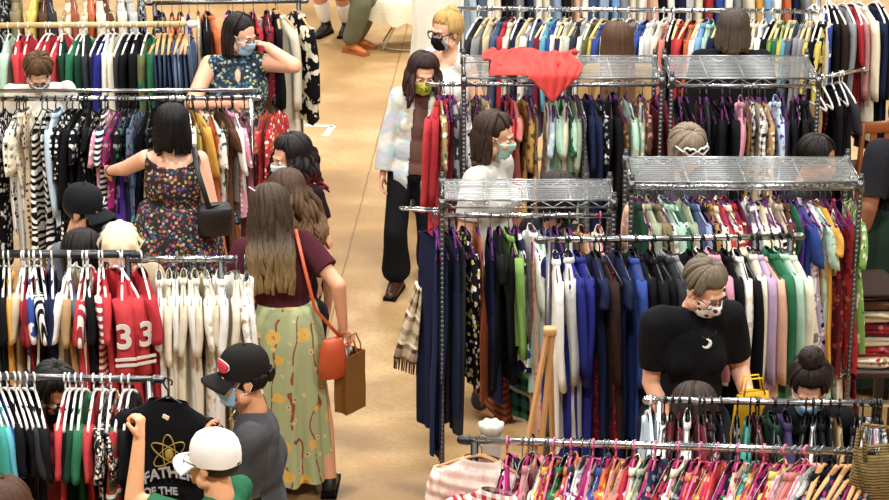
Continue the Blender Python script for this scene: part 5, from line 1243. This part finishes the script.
# wooden slatted chair
p = at_y(874, 150, 15.05); e = empty('wooden_chair', (p.x, 15.05, 0), R(192), 'orange-brown wooden chair with a slatted back behind the big shelf rack', 'chair')
CHW = simple('chair_wood', '9a5326', .4, 0, .15, 20, .25)
for sx in (1, -1):
    link('leg', *tube([(sx*.18, .18, 0), (sx*.18, .18, .43), (sx*.18, .22, .86)], .02, 8), CHW, e); link('leg', *tube([(sx*.18, -.18, 0), (sx*.18, -.18, .42)], .02, 8), CHW, e)
link('seat', *bbox((0, 0, .44), (.42, .42, .04), .015), CHW, e); link('top_rail', *bbox((0, .215, .82), (.42, .03, .08), .01), CHW, e); link('lower_rail', *bbox((0, .195, .56), (.36, .025, .05), .008), CHW, e)
for x in (-.1, 0, .1): link('back_slat', *box((x, .206, .69), (.045, .014, .24), rotx(-.08)), CHW, e, False)
# folded clothes on a table by the big shelf
pt_ = at_y(862, 350, 11.35); tz = .56; x0 = at_y(830, 345, 11.3).x; x1 = at_y(905, 345, 11.3).x
e = empty('display_table', ((x0+x1)/2, 11.5, 0), 0, 'dark table under the folded clothes beside the big shelf rack', 'table')
link('table_top', *bbox((0, 0, tz-.02), (x1-x0, .5, .04), .01), simple('dark_wood', '2a1d15', .5), e)
for sx in (1, -1):
    for sy in (1, -1): link('leg', *box((sx*((x1-x0)/2-.04), sy*.21, (tz-.04)/2), (.05, .05, tz-.04)), simple('dark_wood', '2a1d15', .5), e, False)
def folded(x, y, z, st, w, d, h, lab, seed):
    rs = np.random.RandomState(seed); n = 40; t = np.linspace(0, 2*PI, n, endpoint=False); out = []
    for q, (k, zz) in enumerate(((.9, 0), (1, .1), (1.02, .35), (.96, .48), (1.03, .62), (1, .88), (.9, 1), (.5, 1.06))):
        c, s = np.cos(t), np.sin(t); j = .006*np.sin(4*t+rs.uniform(0, 6))+.004*np.sin(9*t+q)
        out.append(np.stack([np.sign(c)*np.abs(c)**.35*(w/2*k)+j, np.sign(s)*np.abs(s)**.35*(d/2*k)+j, h*zz+.006*np.sin(3*t+rs.uniform(0, 6))*(q > 0)], 1))
    o = link('folded_garment', *rings(out), cloth(st)); o.location = (x, y, z); o.rotation_euler = (0, 0, rs.uniform(-.1, .1)); tag(o, lab, 'folded clothes', 'folded clothes on the dark table'); return o
z = tz+.006
for i, (st, h, lab) in enumerate((('crm*flo*red*tan', .055, 'cream and red folded garment lowest in the pile on the dark table'), ('red*flo*rse*bur', .05, 'red patterned folded garment second from the bottom of the pile'), ('crm', .05, 'plain cream folded garment under the red one in the pile'), ('bur*flo*rse*red', .06, 'burgundy patterned folded garment in the middle of the pile'), ('bei', .055, 'beige folded garment under the brown ones in the pile'), ('brn', .05, 'brown folded garment second from the top of the pile'), ('dbr', .04, 'dark brown folded garment topmost of the pile'))):
    folded((x0+x1)/2, 11.47, z, st, (x1-x0)*.86, .36, h, lab, i); z += h+.01
# wood sticks of an easel, white pedestal and scarf at the small shelf
a = at_y(550, 332, 9.9); b0 = at_y(527, 446, 9.8); b1 = at_y(541, 446, 9.86); e = empty('wooden_easel', (a.x, 9.9, 0), 0, 'tan wooden easel leaning among the clothes behind the nearest rail', 'easel'); O = Vector((a.x, 9.9, 0))
ext = lambda p, q: p+(q-p)*((p.z)/(p.z-q.z))
for p, q in ((a+Vector((-.01, 0, 0)), b0), (a+Vector((.012, 0, -.02)), b1), (a+Vector((0, .04, 0)), Vector((a.x+.05, 10.25, .3)))):
    g = ext(p, q); d = (g-p); m = (p+g)/2-O; L = d.length; ang = math.atan2(d.x, -d.z); pit = math.atan2(-d.y, -d.z)
    link('leg', *tube([A(*(p-O)), A(*(g-O+Vector((0, 0, .01))))], .017, 4, True, .8), WOODT, e, False)
link('hinge', *bbox(tuple(a-O+Vector((0, .01, .0))), (.06, .05, .04), .006), WOODT, e)
p = at_y(491, 440, 9.3); e = empty('plant_pedestal', (p.x, 9.3, 0), 0, 'white plaster pedestal just behind the end of the nearest rail', 'pedestal'); PL = simple('white_plaster', 'b5afa6', .7)
zt = at_y(491, 422, 9.3).z; t = np.linspace(0, 2*PI, 64, endpoint=False)
link('column', *rings([np.stack([r*np.cos(t), r*np.sin(t), np.full(64, z)], 1) for r, z in ((.07, 0), (.07, .04), (.05, .07), (.042, zt-.1), (.048, zt-.06))]), PL, e)
link('top_rim', *rings([np.stack([r*np.cos(t)*(1+.03*np.sin(7*t)), r*np.sin(t)*(1+.03*np.sin(7*t)), np.full(64, z)+.003*np.sin(7*t)], 1) for r, z in ((.045, zt-.06), (.056, zt-.03), (.058, zt-.012), (.05, zt-.004), (.02, zt-.01))]), PL, e)
# brown checked scarf with fringe at the aisle end
p = at_y(407, 300, 11.0); zt = at_y(407, 285, 11.0).z; zb = at_y(402, 360, 11.0).z
o = link('checked_scarf', *sheet([[(p.x+.06-.07*w+(u-.5)*(.03+.09*w), 11.05+.02*math.sin(9*u+4*w)-.1*u, zt-(zt-zb)*w) for w in np.linspace(0, 1, 22)] for u in np.linspace(0, 1, 16)], .008), cloth('bei*pla*brn*crm')); tag(o, 'beige and brown checked scarf with fringe hanging at the aisle end of the small shelf', 'scarf')
fr_ = [tube([(p.x-.01+(u-.5)*.12, 11.05+.02*math.sin(9*u+4)-.1*u, zb), (p.x-.015+(u-.5)*.12+.004*math.sin(40*u), 11.05-.1*u, zb-.065)], .0035, 5) for u in np.linspace(.02, .98, 16)]
link('fringe', *join(fr_), cloth('brn'), o)
# pale pink quilted jacket and gingham shirt at the aisle end of the nearest rail
pp = at_z(489, 446, 1.46)
j1 = put_garment((pp.x-.03, Lr[0].y-.02, 1.51), R(-18), 'k', 'pnk', .62, .075, .075, 'tan', 'nearest rail', 77, -2); ALLG.pop()
def palepink(t):
    v = t.coord(); n = t.noise(v, 14, 3); c = t.ramp(n.outputs[0], [(.35, lin('e9c4b8')), (.5, lin('efd9cc')), (.62, lin('d9a09c'))]); t.lk(c, t.b.inputs['Base Color']); t.b.inputs['Roughness'].default_value = .8
    w = t.new('ShaderNodeTexWave', wave_type='BANDS', bands_direction='Z'); t.lk(v, w.inputs['Vector']); w.inputs['Scale'].default_value = 6; t.bump(w.outputs[0], .4, .02)
mq = special('pale_pink_quilt', palepink)
for o in [j1]+list(j1.children): o.data.materials.clear(); o.data.materials.append(mq)
j1['label'] = 'pale pink quilted jacket facing out at the aisle end of the nearest rail'; del j1['group']; j1.rotation_euler[0] = 0
for h in COL.objects:
    if h.name.startswith('wooden_hanger') and (h.location-j1.location).length < 1e-5: h['label'] = 'tan wooden hanger inside the pale pink quilted jacket'
j2 = put_garment((pp.x+.03, Lr[0].y-.2, 1.46), R(-30), 't', 'wht*gin*red', .6, .05, .075, None, 'nearest rail', 78, -1); ALLG.pop()
j2['label'] = 'red and white gingham tee hung in front of the pale pink jacket'; del j2['group']
# woven bag at the other end of the nearest rail
p = at_y(880, 478, Lr[1].y-.05); e = empty('woven_bag', p, R(10), 'brown woven straw bag hanging at the end of the nearest rail', 'bag')
def straw(t):
    v = t.coord(); a = t.new('ShaderNodeTexWave', wave_type='BANDS', bands_direction='Z'); t.lk(v, a.inputs['Vector']); a.inputs['Scale'].default_value = 26; a.inputs['Distortion'].default_value = 3
    n = t.noise(v, 40); c = t.mix(n.outputs[0], lin('8a7038'), lin('4a3a1e')); t.lk(c, t.b.inputs['Base Color']); t.b.inputs['Roughness'].default_value = .8; t.bump(a.outputs[0], .6, .01)
STR = special('straw', straw); t = np.linspace(0, 2*PI, 64, endpoint=False)
link('basket', *rings([np.stack([r*np.cos(t)*np.abs(np.cos(t))**-.15*1.0, .06*k*np.sin(t), np.full(64, z)], 1) for r, z, k in ((.09, -.16, .6), (.12, -.14, 1), (.125, 0, 1.1), (.11, .12, .9), (.105, .12, .8), (.1, -.1, .8))]), STR, e)
for s in (1, -1): link('handle', *tube([(-.08, s*.04, .1), (-.085, s*.03, .17), (-.1, 0, .22), (-.12, -.03, .12), (-.09, -.07, -.02)] if s < 0 else [(.06, .04, .1), (.03, .03, .2), (-.08, 0, .235), (-.1, .03, .1)], .009, 7), STR, e)
label_garments()
# ------------------------------------------------------------------ light
w = bpy.data.worlds.new('hall'); S.world = w; w.use_nodes = True
w.node_tree.nodes['Background'].inputs[0].default_value = (.9, .93, 1, 1); w.node_tree.nodes['Background'].inputs[1].default_value = .08
def lamp(x, y, z, e, sx, sy, col=(1, .965, .91)):
    l = bpy.data.lights.new('hall_lamp', 'AREA'); l.shape = 'RECTANGLE'; l.size = sx; l.size_y = sy; l.energy = e; l.color = col
    o = bpy.data.objects.new('hall_lamp', l); o.location = (x, y, z); COL.objects.link(o)
for x in (-5, 0, 5):
    for y in (5.0, 11, 17.5, 24): lamp(x, y, 7.2, 335, 1.1, .6)
S.view_settings.view_transform = 'Standard'; S.view_settings.look = 'None'; S.view_settings.gamma = 1; S.view_settings.use_curve_mapping = False
S.view_settings.exposure = .15
